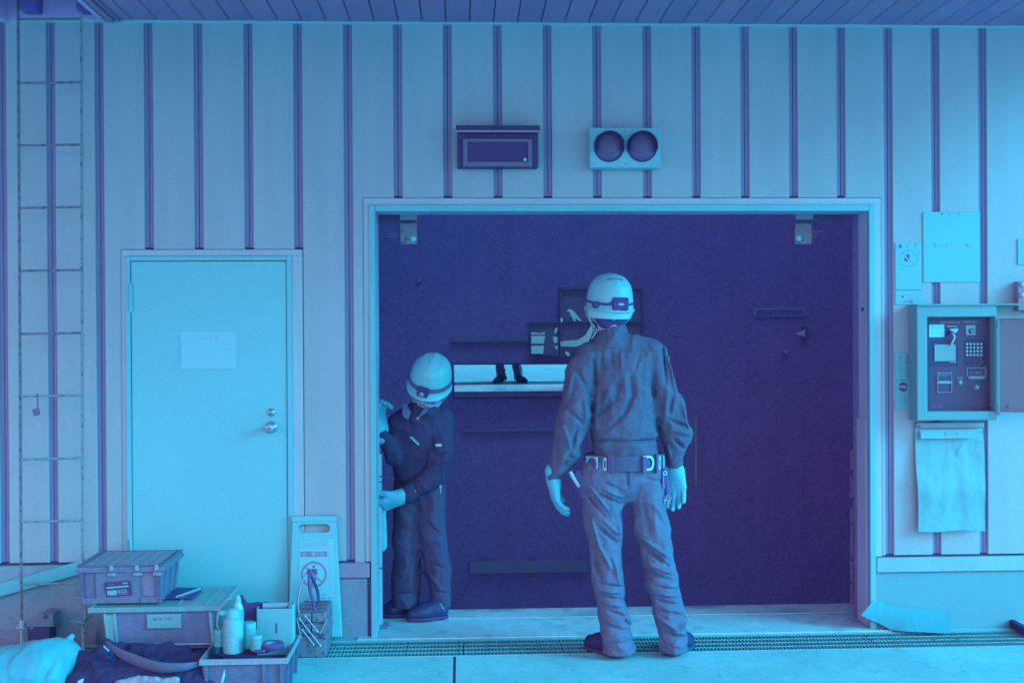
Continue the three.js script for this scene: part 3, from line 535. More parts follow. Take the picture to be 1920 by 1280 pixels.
// ================= FITTINGS ON THE WALL =================
{ // dark display box with a hood
  const r = rect(855, 1012, 234, 312, 0.1), t = thing('display_box', 'dark hooded display box on the wall left of the twin signal lamps', 'display', V((r.x0 + r.x1) / 2, r.y0, 0));
  const dm = M(0.03, { tex: 'plastic', r: 0.5, m: 0.4, g: 0.95 });
  part('housing', box(r.x0 + 0.006, r.x1 - 0.006, r.y0, r.y1 - 0.01, 0.002, 0.09, 0.006), dm, t);
  const hy = P(930, 248, 0.1).y, W = [[0.002, r.y1], [0.1, r.y1 - 0.002], [0.132, hy + 0.006], [0.132, hy - 0.004], [0.122, hy - 0.004], [0.094, r.y1 - 0.012], [0.002, r.y1 - 0.01]];
  part('hood', poly(W.map(p => [-p[0], p[1]]), 0, r.x1 - r.x0, 0.0015).rotateY(Math.PI / 2).translate(r.x0, 0, 0), M(0.17, { tex: 'plastic', r: 0.5, m: 0.4, g: 1.0 }), t);
  part('hood_lip', box(r.x0, r.x1, hy - 0.005, hy + 0.004, 0.1325, 0.1345, 0.0008), M(0.45), t);
  const f = rect(868, 998, 260, 312, 0.1), f2 = rect(877, 990, 266, 303, 0.1);
  part('bezel', poly([[f.x0, f.y0], [f.x1, f.y0], [f.x1, f.y1], [f.x0, f.y1]], 0.09, 0.014, 0.002, [[[f2.x0, f2.y0], [f2.x1, f2.y0], [f2.x1, f2.y1], [f2.x0, f2.y1]]]), M(0.3, { tex: 'plastic', r: 0.5, m: 0.3 }), t);
  part('screen', box(f2.x0 + 0.0005, f2.x1 - 0.0005, f2.y0 + 0.0005, f2.y1 - 0.0005, 0.088, 0.093), M(0.0, { r: 0.35, g: 0.8 }), t);
  const l = P(984.5, 299, 0.094); part('lamp_dot', lathe([[0.0085, 0], [0.0085, 0.002], [0.006, 0.004], [0, 0.005]], 0, 0, 0, 16).rotateX(Math.PI / 2).translate(l.x, l.y, 0.0931), M(0.97, { g: 1.1 }), t);
}
{ // twin signal lamps
  const r = rect(1106, 1239, 239, 314, 0.09), t = thing('signal_light', 'white box with two round unlit signal lamps above the doorway', 'signal light', V((r.x0 + r.x1) / 2, r.y0, 0));
  part('housing', box(r.x0, r.x1, r.y0, r.y1, 0.002, 0.088, 0.004), M(0.9, { tex: 'paint', r: 0.4, m: 0.5, g: 0.95 }), t);
  for (const [px, py] of [[1111, 244], [1111, 308], [1172, 245], [1173, 307], [1233, 244], [1233, 308]]) { const c = P(px, py, 0.09); part('screw', lathe([[0.006, 0], [0.005, 0.002], [0, 0.0025]], 0, 0, 0, 12).rotateX(Math.PI / 2).translate(c.x, c.y, 0.088), M(0.55), t); }
  for (const px of [1144, 1206]) {
    const c = P(px - 2, 275, 0.09), R = 0.0745;
    const l = part('lamp', lathe([[R - 0.004, 0], [R - 0.012, 0.008], [0.045, 0.018], [0.02, 0.024], [0, 0.025]], 0, 0, 0, 36).rotateX(Math.PI / 2).translate(c.x, c.y, 0.086), M(0.22, { tex: 'plastic', r: 0.3, m: 0.12 }), t);
    part('lens_rim', new THREE.TorusGeometry(R - 0.002, 0.004, 8, 40).translate(c.x, c.y, 0.09), M(0.06), l);
    const a0 = -0.12 * Math.PI, v = new THREE.CylinderGeometry(R * 0.96, R * 0.97, 0.05, 40, 1, true, Math.PI / 2 + a0, Math.PI * 1.24), vi = new THREE.CylinderGeometry(R * 0.93, R * 0.94, 0.05, 40, 1, true, Math.PI / 2 + a0, Math.PI * 1.24);
    for (const q of [v, vi]) q.rotateX(Math.PI / 2).translate(c.x, c.y, 0.114);
    part('visor', [v, vi], M(0.03, { side: THREE.DoubleSide, r: 0.6 }), t);
  }
}
{ // control cabinet with its lid open
  const z = 0.11, r = rect(1720, 1868, 571, 788, z), t = thing('control_cabinet', 'white wall cabinet standing open to a dark keypad panel right of the doorway', 'cabinet', V((r.x0 + r.x1) / 2, r.y0, 0));
  const i = rect(1740, 1867, 594, 771, z), w = M(0.84, { tex: 'paint', r: 0.4, m: 0.6, g: 0.66 });
  part('casing', poly([[r.x0, r.y0], [r.x1 + 0.006, r.y0], [r.x1 + 0.006, r.y1], [r.x0, r.y1]], 0.002, z - 0.002, 0.004, [[[i.x0, i.y0], [i.x1, i.y0], [i.x1, i.y1], [i.x0, i.y1]]]), w, t);
  part('rain_lip', box(r.x0 - 0.004, r.x1 + 0.12, r.y1 - 0.004, r.y1 + 0.004, 0.002, z + 0.012, 0.002), w, t);
  const zp = 0.05, q = rect(1740, 1867, 594, 771, zp);
  part('control_panel', box(i.x0 + 0.0005, i.x1 - 0.0005, i.y0 + 0.0005, i.y1 - 0.0005, 0.004, zp, 0), M(0.16, { tex: 'plastic', r: 0.5, m: 0.4, g: 0.55 }), t);
  const tx = panel(q.x1 - q.x0, q.y1 - q.y0, 1900, (g, w, h) => {
    const X = p => (p - 1740) / 127 * w, Y = p => (p - 594) / 177 * h;
    g.fillStyle = css(0.17); g.fillRect(0, 0, w, h);
    g.fillStyle = css(0.72); g.font = `bold ${h * 0.033}px sans-serif`; g.textBaseline = 'middle';
    g.save(); g.translate(X(1763), Y(603.5)); g.scale((X(1802) - X(1763)) / g.measureText('MECHANICAL').width, 1); g.fillText('MECHANICAL', 0, 0); g.restore();
    g.save(); g.translate(X(1807), Y(603)); g.scale((X(1834) - X(1807)) / g.measureText('PARKING').width, 1); g.fillText('PARKING', 0, 0); g.restore();
    g.fillStyle = css(0.05); g.fillRect(X(1741), Y(636), X(1797) - X(1741), Y(687) - Y(636)); g.fillRect(X(1807), Y(636), X(1850) - X(1807), Y(686) - Y(636));
    g.fillStyle = css(0.5); g.fillRect(X(1741), Y(595.5), X(1771) - X(1741), 3);
    scribble(g, X(1788), Y(640), X(1800) - X(1788), Y(643) - Y(640), css(0.5)); scribble(g, X(1828), Y(682), X(1842) - X(1828), Y(686) - Y(682), css(0.6));
    g.strokeStyle = css(0.6); g.lineWidth = 5; g.beginPath(); g.moveTo(X(1839), Y(670)); g.lineTo(X(1839), Y(676)); g.lineTo(X(1844), Y(678)); g.lineTo(X(1839), Y(680)); g.stroke();
    scribble(g, X(1747), Y(760), X(1768) - X(1747), Y(764) - Y(760), css(0.6)); scribble(g, X(1833), Y(760), X(1853) - X(1833), Y(763) - Y(760), css(0.55));
    kana(g, 'カードリーダ', X(1760), Y(701), (X(1783) - X(1760)) / 6.6, (X(1783) - X(1760)) / 6, css(0.85), 4);
    kana(g, 'カード挿入口', X(1819), Y(697), (X(1843) - X(1819)) / 6.6, (X(1843) - X(1819)) / 6, css(0.7), 4);
    g.strokeStyle = css(0.2); g.lineWidth = 4; g.strokeRect(X(1817), Y(720), X(1844) - X(1817), Y(755) - Y(720));
  });
  part('printed_face', sheet(q.x0 + 0.001, q.x1 - 0.001, q.y0 + 0.001, q.y1 - 0.001, zp + 0.0012), printed(tx, 0.5, 0.5), t);
  const on = (a, b, c, d, h, m, n, r = 0.001) => { const e = rect(a, b, c, d, zp); return part(n, box(e.x0, e.x1, e.y0, e.y1, zp + 0.0015, zp + 0.0015 + h, r), m, t); };
  const br = M(0.85, { r: 0.35, g: 0.66 }), md = M(0.68, { r: 0.4, g: 0.7 });
  on(1742, 1771, 608, 632, 0.003, M(0.93), 'card_holder'); on(1744, 1769, 623.8, 624.6, 0.0036, M(0.5), 'card_slot');
  on(1752, 1792, 645.5, 677, 0.004, M(0.76, { tex: 'paint', r: 0.3, m: 0.4, g: 0.75 }), 'screen'); on(1781, 1793, 678, 680, 0.004, md, 'tab');
  const kp = on(1811, 1829, 609.5, 628, 0.004, br, 'key_plate'), kc = P(1820.5, 620.5, zp); part('key_switch', lathe([[0.0125, 0], [0.0125, 0.006], [0.009, 0.009], [0, 0.009]], 0, 0, 0, 20).rotateX(Math.PI / 2).translate(kc.x, kc.y, zp + 0.005), M(0.12, { r: 0.3, metal: 0.4 }), t);
  part('key_slot', box(-0.0022, 0.0022, -0.008, 0.008, 0, 0.004).rotateZ(0.5).translate(kc.x, kc.y, zp + 0.0135), M(0.6), t);
  for (let a = 0; a < 5; a++) for (let b = 0; b < 4; b++) { const x = 1813.2 + a * 6.65, y = 644.8 + b * 6.8; on(x - 2.1, x + 2.1, y - 2.2, y + 2.2, 0.006, M(0.74, { r: 0.4 }), 'key_button', 0.0015); }
  const outline = (a, b, c, d) => { const e = rect(a, b, c, d, zp), s = 0.004; return poly([[e.x0, e.y0], [e.x1, e.y0], [e.x1, e.y1], [e.x0, e.y1]], zp + 0.0015, 0.005, 0.0008, [[[e.x0 + s, e.y0 + s], [e.x1 - s, e.y0 + s], [e.x1 - s, e.y1 - s], [e.x0 + s, e.y1 - s]]]); };
  part('reader_frame', outline(1757, 1785, 698, 736), md, t); on(1758.7, 1783.3, 714, 719, 0.004, br, 'reader_slot');
  part('slot_frame', outline(1812.5, 1849, 688.5, 705.5), md, t); on(1816, 1846, 706, 710, 0.008, br, 'slot_lip');
  for (const [x, y, R, m] of [[1800.3, 716.5, 0.0098, br], [1832, 725.8, 0.0105, br], [1796, 708.5, 0.0042, md], [1802, 708.5, 0.0042, md]]) { const c = P(x, y, zp); part(R > 0.006 ? 'push_button' : 'indicator_lamp', lathe([[R + 0.003, 0], [R + 0.003, 0.003], [R, 0.004], [R, 0.009], [R * 0.6, 0.011], [0, 0.0112]], 0, 0, 0, 20).rotateX(Math.PI / 2).translate(c.x, c.y, zp + 0.0015), m, t); }
  const h = P(1795, 612, zp), hk = [V(h.x - 0.012, h.y, zp + 0.02), V(h.x + 0.014, h.y - 0.006, zp + 0.03), V(h.x + 0.006, h.y - 0.03, zp + 0.032), V(h.x - 0.003, h.y - 0.06, zp + 0.026), V(h.x - 0.006, h.y - 0.082, zp + 0.02)];
  on(1774, 1794, 610.5, 613.5, 0.012, md, 'hook_bar', 0.003); part('hanging_tag', poly([[-0.022, 0.0], [0.022, 0.003], [0.018, -0.014], [0, -0.024], [-0.016, -0.015]], 0, 0.004, 0.001).translate(h.x - 0.023, h.y - 0.012, zp + 0.014), M(0.74), t);
  const kx = P(1783, 622, zp); part('key_bunch', [rod(V(kx.x - 0.01, kx.y + 0.006, zp + 0.016), V(kx.x + 0.012, kx.y - 0.01, zp + 0.02), 0.006), box(kx.x - 0.012, kx.x + 0.008, kx.y - 0.012, kx.y + 0.004, zp + 0.008, zp + 0.02, 0.003), rod(V(kx.x - 0.008, kx.y - 0.004, zp + 0.022), V(kx.x - 0.014, kx.y - 0.022, zp + 0.02), 0.004)], M(0.1, { metal: 0.3, r: 0.4 }), t);
  part('lanyard', tube([V(kx.x + 0.004, kx.y - 0.005, zp + 0.02), V(kx.x + 0.012, kx.y - 0.03, zp + 0.018), V(kx.x + 0.002, kx.y - 0.052, zp + 0.016), V(kx.x - 0.001, kx.y - 0.066, zp + 0.012)], 0.0055, 20), M(0.72), t);
  // lid, hinged on the right edge and swung towards the viewer
  const hx = r.x1 + 0.008, hg = V(hx, 0, z), far = P(1990, 690, z + 0.3), far2 = V(hx + 0.365, 0, z + 0.16), dir = far2.clone().sub(hg).normalize(), ang = Math.atan2(-dir.z, dir.x), len = 0.42, ly0 = P(1872, 773, z).y, ly1 = P(1872, 595.5, z).y;
  const place = g => g.rotateY(ang).translate(hg.x, 0, hg.z);
  const lid = part('cabinet_lid', place(box(0.003, len, ly0, ly1, -0.006, 0.006, 0.003)), M(0.56, { tex: 'paint', r: 0.45, m: 0.5, g: 0.72 }), t);
  part('lid_rim', [place(box(0.003, len, ly0, ly0 + 0.004, 0.0065, 0.024, 0.001)), place(box(0.003, len, ly1 - 0.004, ly1, 0.0065, 0.024, 0.001)), place(box(0.003, 0.008, ly0 + 0.0045, ly1 - 0.0045, 0.0065, 0.024, 0.001))], M(0.68), lid);
  const sy = P(1880, 761, z).y; part('stay_arm', [place(rod(V(-0.04, sy + 0.004, -0.03), V(0.052, sy, 0.012), 0.0028)), place(rod(V(0.05, sy + 0.006, 0.012), V(0.056, sy - 0.006, 0.012), 0.006))], M(0.35), t);
  part('hinge', [new THREE.CylinderGeometry(0.006, 0.006, 0.04, 12).translate(hx + 0.002, ly0 + 0.005, z + 0.006), new THREE.CylinderGeometry(0.006, 0.006, 0.04, 12).translate(hx + 0.002, ly1 - 0.03, z + 0.006)], M(0.5), t);
  const d = P(1891, 685, z + 0.02); part('lid_stud', place(rod(V(0.055, d.y, 0.006), V(0.055, d.y, 0.01), 0.004)), M(0.4), lid);
}
// ---- signs
function wallSign(name, label, cat, px0, px1, py0, py1, draw, res = 1500, tilt = 0) {
  const r = rect(px0, px1, py0, py1, 0.004), cx = (r.x0 + r.x1) / 2, cy = (r.y0 + r.y1) / 2, w = r.x1 - r.x0, h = r.y1 - r.y0, t = thing(name, label, cat, V(cx, r.y0, 0.004));
  part('sign_plate', box(-w / 2, w / 2, -h / 2, h / 2, 0, 0.003, 0.0008).rotateZ(tilt).translate(cx, cy, 0.001), M(0.95, { g: 0.66 }), t);
  part('printed_face', new THREE.PlaneGeometry(w - 0.002, h - 0.002).rotateZ(tilt).translate(cx, cy, 0.0052), printed(panel(w, h, res, draw)), t); return t;
}
const paper = (g, w, h, t = 0.95) => { g.fillStyle = css(t); g.fillRect(0, 0, w, h); };
const warn = (g, x, y, s, c) => { g.fillStyle = css(c); g.beginPath(); g.moveTo(x, y - s); g.lineTo(x + s, y + s * 0.75); g.lineTo(x - s, y + s * 0.75); g.fill(); g.fillStyle = css(0.95); g.fillRect(x - s * 0.1, y - s * 0.45, s * 0.2, s * 0.65); g.fillRect(x - s * 0.1, y + s * 0.36, s * 0.2, s * 0.2); };
wallSign('instruction_poster', 'large white instruction poster on the wall above the open cabinet', 'poster', 1731.5, 1838, 397, 529, (g, w, h) => {
  paper(g, w, h, 0.96); const X = p => (p - 1731.5) / 106.5 * w, Y = p => (p - 397) / 132 * h;
  warn(g, X(1767), Y(400), w * 0.025, 0.25); kana(g, '注意', X(1778), Y(396.5), w * 0.055, w * 0.16, css(0.6), 4);
  g.strokeStyle = css(0.84); g.lineWidth = 2; g.strokeRect(X(1735), Y(410), w * 0.9, h * 0.33);
  for (let i = 0; i < 7; i++) { scribble(g, X(1737), Y(407 + i * 6.4), w * 0.08, h * 0.02, css(0.8)); scribble(g, X(1752), Y(407 + i * 6.4), w * 0.7, h * 0.018, css(0.89), 0.95 - 0.1 * (i % 3)); }
  kana(g, '図リーカ中', X(1750), Y(457), w * 0.05, w * 0.056, css(0.5), 3.5); kana(g, '工合ー', X(1782), Y(457), w * 0.05, w * 0.056, css(0.66), 3); kana(g, '業口', X(1811), Y(457), w * 0.05, w * 0.056, css(0.5), 3.5);
  for (let i = 0; i < 8; i++) scribble(g, X(1740 + (i % 2) * 22), Y(468 + i * 6.6), w * (0.6 - 0.3 * (i % 3) / 2), h * 0.018, css(0.87), 0.9);
  kana(g, '注入', X(1763), Y(519), w * 0.04, w * 0.07, css(0.7), 3); g.fillStyle = css(0.5); g.beginPath(); g.arc(X(1734), Y(399), 3, 0, 7); g.fill();
}, 1700);
wallSign('prohibition_sign', 'narrow warning sign with a crossed-out circle left of the large poster', 'sign', 1679, 1729, 454, 543, (g, w, h) => {
  paper(g, w, h, 0.94); const X = p => (p - 1679) / 50 * w, Y = p => (p - 454) / 89 * h;
  warn(g, X(1688.5), Y(460.5), w * 0.085, 0.12); kana(g, '注意', X(1698), Y(456), w * 0.13, w * 0.33, css(0.55), 5);
  g.strokeStyle = css(0.35); g.lineWidth = 4; g.beginPath(); g.arc(X(1704), Y(484), w * 0.31, 0, 7); g.stroke(); g.beginPath(); g.moveTo(X(1693), Y(473)); g.lineTo(X(1715), Y(495)); g.stroke();
  g.fillStyle = css(0.15); g.beginPath(); g.moveTo(X(1699), Y(477)); g.lineTo(X(1706), Y(477)); g.lineTo(X(1706), Y(488)); g.fill(); g.beginPath(); g.moveTo(X(1696.5), Y(480)); g.lineTo(X(1696.5), Y(489.5)); g.lineTo(X(1704), Y(489.5)); g.fill(); g.fillRect(X(1700), Y(472), X(1704.5) - X(1700), 6);
  scribble(g, X(1683), Y(503), w * 0.3, h * 0.025, css(0.6)); for (let i = 0; i < 5; i++) scribble(g, X(1682), Y(508 + 6 * i), w * (0.8 - 0.1 * i), h * 0.02, css(0.82), 0.9);
}, 1900);
wallSign('small_label', 'small white label under the crossed-out circle sign', 'label', 1679, 1731, 545, 571, (g, w, h) => {
  paper(g, w, h, 0.95); kana(g, '、工注', w * 0.2, h * 0.2, h * 0.34, w * 0.16, css(0.6), 5); kana(g, '入口図', w * 0.26, h * 0.66, h * 0.26, w * 0.13, css(0.35), 5); g.fillStyle = css(0.3); g.beginPath(); g.arc(w * 0.27, h * 0.42, h * 0.09, 0, 7); g.fill(); g.fillStyle = css(0.88); g.fillRect(w * 0.62, h * 0.1, w * 0.3, h * 0.7);
}, 1800);
wallSign('signal_sign', 'narrow upright sign with two columns of bold characters right of the doorway', 'sign', 1678, 1713.5, 660.5, 712, (g, w, h) => {
  paper(g, w, h, 0.95); kana(g, '連絡合図', w * 0.55, h * 0.07, w * 0.28, h * 0.21, css(0.18), 5, true); kana(g, 'ヨシ', w * 0.14, h * 0.09, w * 0.24, h * 0.2, css(0.25), 5, true); kana(g, '!!', w * 0.1, h * 0.5, w * 0.26, w * 0.15, css(0.3), 6);
}, 2600);
wallSign('no_entry_sign', 'small slanted paper sign with a round no-entry mark under the bold characters', 'sign', 1678.5, 1706, 712.8, 768, (g, w, h) => {
  paper(g, w, h, 0.93); g.fillStyle = css(0.2); g.beginPath(); g.arc(w * 0.55, h * 0.22, w * 0.33, 0, 7); g.fill(); g.fillStyle = css(0.92); g.fillRect(w * 0.28, h * 0.185, w * 0.5, h * 0.07); g.beginPath(); g.moveTo(w * 0.7, h * 0.155); g.lineTo(w * 0.84, h * 0.22); g.lineTo(w * 0.7, h * 0.285); g.fill(); kana(g, '工業注入', w * 0.66, h * 0.44, w * 0.14, h * 0.09, css(0.55), 3.5, true); kana(g, 'ンリカ', w * 0.4, h * 0.44, w * 0.14, h * 0.09, css(0.62), 3.5, true);
}, 2600, -0.03);
wallSign('edge_poster', 'pale poster at the far right edge beyond the cabinet', 'poster', 1909, 1965, 448, 496, (g, w, h) => { paper(g, w, h, 0.9); for (let i = 0; i < 6; i++) scribble(g, w * 0.08, h * (0.12 + 0.14 * i), w * 0.8, h * 0.06, css(0.75)); }, 1400);
{
  const r = rect(1910, 1970, 527, 582, 0.05), t = thing('button_box', 'grey switch box with bright buttons at the right edge above the cabinet lid', 'switch box', V(r.x0, r.y0, 0));
  part('housing', box(r.x0, r.x1, r.y0, r.y1, 0.002, 0.05, 0.004), M(0.5, { tex: 'plastic', m: 0.3 }), t);
  for (const [px, py] of [[1918, 533], [1918, 553], [1934, 543]]) { const c = P(px, py, 0.05); part('button', lathe([[0.012, 0], [0.012, 0.006], [0.006, 0.009], [0, 0.009]], 0, 0, 0, 18).rotateX(Math.PI / 2).translate(c.x, c.y, 0.05), M(0.78), t); }
}
{ // clear vinyl cover hanging under the cabinet
  const z = 0.05, t = thing('vinyl_cover', 'creased translucent vinyl cover hanging on the wall under the open cabinet', 'cover', V(P(1785, 996, z).x, P(1785, 996, z).y, z));
  const nx = 46, ny = 70, top = P(1785, 791, z).y, bot = P(1785, 996, z).y, tl = P(1721, 793, z).x, tr = P(1850, 793, z).x, pos = [], idx = [], uv = [];
  for (const back of [0, 1]) for (let j = 0; j <= ny; j++) for (let i = 0; i <= nx; i++) {
    const u = i / nx, v = j / ny, bulge = 0.012 * Math.exp(-(((v - 0.62) / 0.14) ** 2));
    const x = lerp(tl, tr, u) + (u < 0.5 ? 1 : 0.4) * (-0.004 * v + 0.01 * Math.sin(v * 5.2 + 0.6) * v) * (u - 0.4) * 1.6, y = lerp(top, bot, v) - 0.004 * Math.sin(u * 7);
    const f = 0.004 * NZ.noise(u * 5 + 2, v * 2.2, 1.3) + 0.002 * NZ.noise(u * 9, v * 5 + 4, 2.7) + 0.0016 * NZ.noise(u * 24, v * 15, 5.1) + 0.003 * Math.exp(-(((v - 0.17) / 0.016) ** 2)) - 0.003 * Math.exp(-(((v - 0.11) / 0.012) ** 2)) + 0.005 * Math.exp(-(((u * 0.8 + v - 0.78) / 0.03) ** 2)) * (u > 0.6 ? 1 : 0.2);
    pos.push(x, y, 0.012 + 0.03 * Math.pow(v, 0.7) + bulge + f - back * 0.0015); uv.push(u, v);
  }
  const n = (nx + 1) * (ny + 1); for (const b of [0, n]) for (let j = 0; j < ny; j++) for (let i = 0; i < nx; i++) { const a = b + j * (nx + 1) + i, c = a + nx + 1; b ? idx.push(a, a + 1, c, a + 1, c + 1, c) : idx.push(a, c, a + 1, a + 1, c, c + 1); }
  const g = new THREE.BufferGeometry(); g.setAttribute('position', new THREE.Float32BufferAttribute(pos, 3)); g.setAttribute('uv', new THREE.Float32BufferAttribute(uv, 2)); g.setIndex(idx); g.computeVertexNormals();
  part('vinyl_sheet', g, M(0.87, { r: 0.3, tex: 'paint', m: 0.3, spec: 0.6, g: 0.8 }), t);
  const h = rect(1722, 1850, 792, 803, 0.05); part('top_hem', box(h.x0, h.x1, h.y0, h.y1, 0.004, 0.03, 0.006), M(0.62, { tex: 'paint', r: 0.35, bump: 'wave', bs: 0.004, m: 0.2 }), t);
  const b = rect(1728, 1832, 806, 822, 0.05), tx = panel(b.x1 - b.x0, b.y1 - b.y0, 1400, (g, w, h) => { paper(g, w, h, 0.93); scribble(g, w * 0.1, h * 0.35, w * 0.25, h * 0.25, css(0.75)); kana(g, '業工中', w * 0.42, h * 0.2, h * 0.45, w * 0.1, css(0.6), 4); scribble(g, w * 0.72, h * 0.4, w * 0.2, h * 0.2, css(0.78)); });
  part('printed_band', new THREE.PlaneGeometry(b.x1 - b.x0, b.y1 - b.y0, 1, 1).rotateX(-0.12).translate((b.x0 + b.x1) / 2, (b.y0 + b.y1) / 2, 0.043), printed(tx, 0.35), t);
  const e = P(1727, 800, 0.05); part('eyelet', new THREE.TorusGeometry(0.004, 0.002, 8, 16).translate(e.x, e.y, 0.031), M(0.1), t);
}
// ================= THINGS ON THE GROUND, RIGHT =================
{
  const t = thing('white_sheet', 'white folded sheet of board lying against the right foot of the doorway', 'sheet', G(1700, 1187));
  const B = [[1615, 1153, 0.035], [1628, 1160, 0.034], [1645, 1166.5, 0.034], [1672, 1181, 0.06], [1700, 1183.5, 0.09], [1783, 1187.5, 0.13]], T = [[1641, 1121, 0.012], [1650, 1123, 0.012], [1662, 1133, 0.012], [1679, 1138, 0.012], [1710, 1140, 0.012], [1775, 1145, 0.012]];
  const n = 24, m = 10, pos = [], idx = [], uv = [];
  const row = (A, u) => { const k = Math.min(A.length - 2, Math.floor(u * (A.length - 1))), f = u * (A.length - 1) - k; return P(lerp(A[k][0], A[k + 1][0], f), lerp(A[k][1], A[k + 1][1], f), lerp(A[k][2], A[k + 1][2], f)); };
  for (const s of [0, 1]) for (let j = 0; j <= m; j++) for (let i = 0; i <= n; i++) { const u = i / n, v = j / m, p = row(T, u).lerp(row(B, u), v); p.z += 0.003 * Math.sin(v * 3.1) + 0.002 * NZ.noise(u * 6, v * 4, 9) - s * 0.004; pos.push(p.x, p.y, p.z); uv.push(u, v); }
  const q = (n + 1) * (m + 1); for (const s of [0, 1]) for (let j = 0; j < m; j++) for (let i = 0; i < n; i++) { const a = s * q + j * (n + 1) + i, c = a + n + 1; s ? idx.push(a, a + 1, c, a + 1, c + 1, c) : idx.push(a, c, a + 1, a + 1, c, c + 1); }
  const g = new THREE.BufferGeometry(); g.setAttribute('position', new THREE.Float32BufferAttribute(pos, 3)); g.setAttribute('uv', new THREE.Float32BufferAttribute(uv, 2)); g.setIndex(idx); g.computeVertexNormals();
  part('board', g, M(1.0, { tex: 'paint', r: 0.6, m: 0.5, g: 0.54, c: [0.8, 1.05, 1.15] }), t);
}
{
  const a = G(1882, 1165), t = thing('rubber_ramp', 'low ramp block with a dark front edge at the lower right of the picture', 'ramp', a);
  const f = G(1925, 1193);
  part('ramp_body', poly([[0, 0.004], [0.55, 0.004], [0.55, 0.028], [0.0, 0.028]], 0, 0.26, 0.003).translate(a.x + 0.02, 0, -0.0), M(0.82, { tex: 'concrete', m: 0.4 }), t);
  const ed = (() => { const d = V(f.x - a.x, 0, f.z - a.z), g = box(0, d.length() + 0.03, 0.003, 0.04, -0.014, 0.014, 0.005); return g.rotateY(Math.atan2(-d.z, d.x)).translate(a.x, 0, a.z); })();
  part('rubber_edge', ed, M(0.0, { r: 0.8, g: 0.7 }), t);
}
{ const a = G(1645, 1171), t = thing('wire_loop', 'small bent wire on the threshold by the right foot of the doorway', 'wire', a); part('wire', tube([V(a.x - 0.02, 0.016, a.z - 0.04), V(a.x - 0.012, 0.014, a.z + 0.01), V(a.x + 0.03, 0.014, a.z + 0.02), V(a.x + 0.035, 0.02, a.z - 0.03)], 0.0022, 20, 6), M(0.2), t); part('wire_clip', box(a.x + 0.025, a.x + 0.05, 0.01, 0.022, a.z - 0.03, a.z - 0.015, 0.003), M(0.15), t); }
for (const [px, py, l] of [[1752, 1201, 'tiny dark pebble at the drain edge in front of the white sheet'], [1797, 1199, 'tiny dark pebble at the drain edge just right of the white sheet']]) { const a = G(px, py), t = thing('pebble', l, 'pebble', a); part('stone', new THREE.IcosahedronGeometry(0.008, 1).scale(1.3, 0.6, 1).translate(a.x, 0.0055, a.z), M(0.2), t); }
// ================= THINGS ON THE GROUND, LEFT =================
{ // slanting white board behind the ladder
  const a = P(-40, 1118, 0.06), b = P(152, 1064, 0.06), t = thing('white_board', 'long white board slanting along the wall behind the foot of the ladder', 'board', a), L = a.distanceTo(b);
  part('board', box(-0.4, L, -0.031, 0.031, 0.0, 0.03, 0.004).rotateZ(Math.atan2(b.y - a.y, b.x - a.x)).translate(a.x, a.y, 0.018), M(1.0, { tex: 'smooth', r: 0.5, m: 0.5, g: 0.85 }), t);
  part('support_block', box(a.x - 0.34, a.x - 0.27, 0.0, a.y - 0.1, 0.016, 0.05, 0.004), M(0.5, { tex: 'plastic' }), t);
}
{ // low concrete kerb under the ladder
  const t = thing('concrete_kerb', 'low grey concrete kerb under the ladder at the lower left', 'kerb', V(P(80, 1170, 0.05).x, 0, 0));
  const x0 = -4.2, x1 = P(178, 1150, 0.05).x; part('kerb_block', poly([[-0.0, 0.0], [-GZ0 + 0.004, 0.0], [-GZ0 + 0.004, 0.03], [-0.013, 0.075]], 0, x1 - x0, 0.002).rotateY(Math.PI / 2).translate(x0, 0, 0), M(0.5, { c: [0.72, 1, 1.02], tex: 'concrete', m: 0.5, r: 0.85 }), t);
}
{
  const z = 0.1, c = P(76, 1168, z), t = thing('wedge_block', 'small grey wedge block by the foot of the ladder', 'block', V(c.x, 0, z)), r = rect(49, 106, 1146, 1171, z);
  part('wedge', poly([[r.x0, r.y0], [r.x1, r.y0], [r.x1, r.y1], [r.x1 - 0.05, r.y1 + 0.003], [r.x0, r.y0 + 0.014]], z - 0.05, 0.1, 0.003), M(0.48, { c: [0.7, 1, 1], tex: 'plastic', m: 0.2 }), t);
  part('base_pad', box(r.x0 + 0.02, r.x1 - 0.02, 0.0, r.y0, z - 0.045, z + 0.045, 0.003), M(0.08, { c: [0.7, 1.1, 1], tex: 'plastic' }), t); const d = P(84, 1155, z + 0.05); part('knob', lathe([[0.012, 0], [0.01, 0.008], [0, 0.011]], 0, 0, 0, 14).rotateX(Math.PI / 2).translate(d.x, d.y, z + 0.05), M(0.15), t);
  const e = P(50, 1173, z + 0.03); part('clip', [rod(V(e.x, e.y, z + 0.02), V(e.x + 0.03, e.y - 0.006, z + 0.04), 0.006), rod(V(e.x + 0.02, e.y - 0.012, z + 0.05), V(e.x + 0.08, e.y + 0.02, z), 0.004)], M(0.6), t);
}
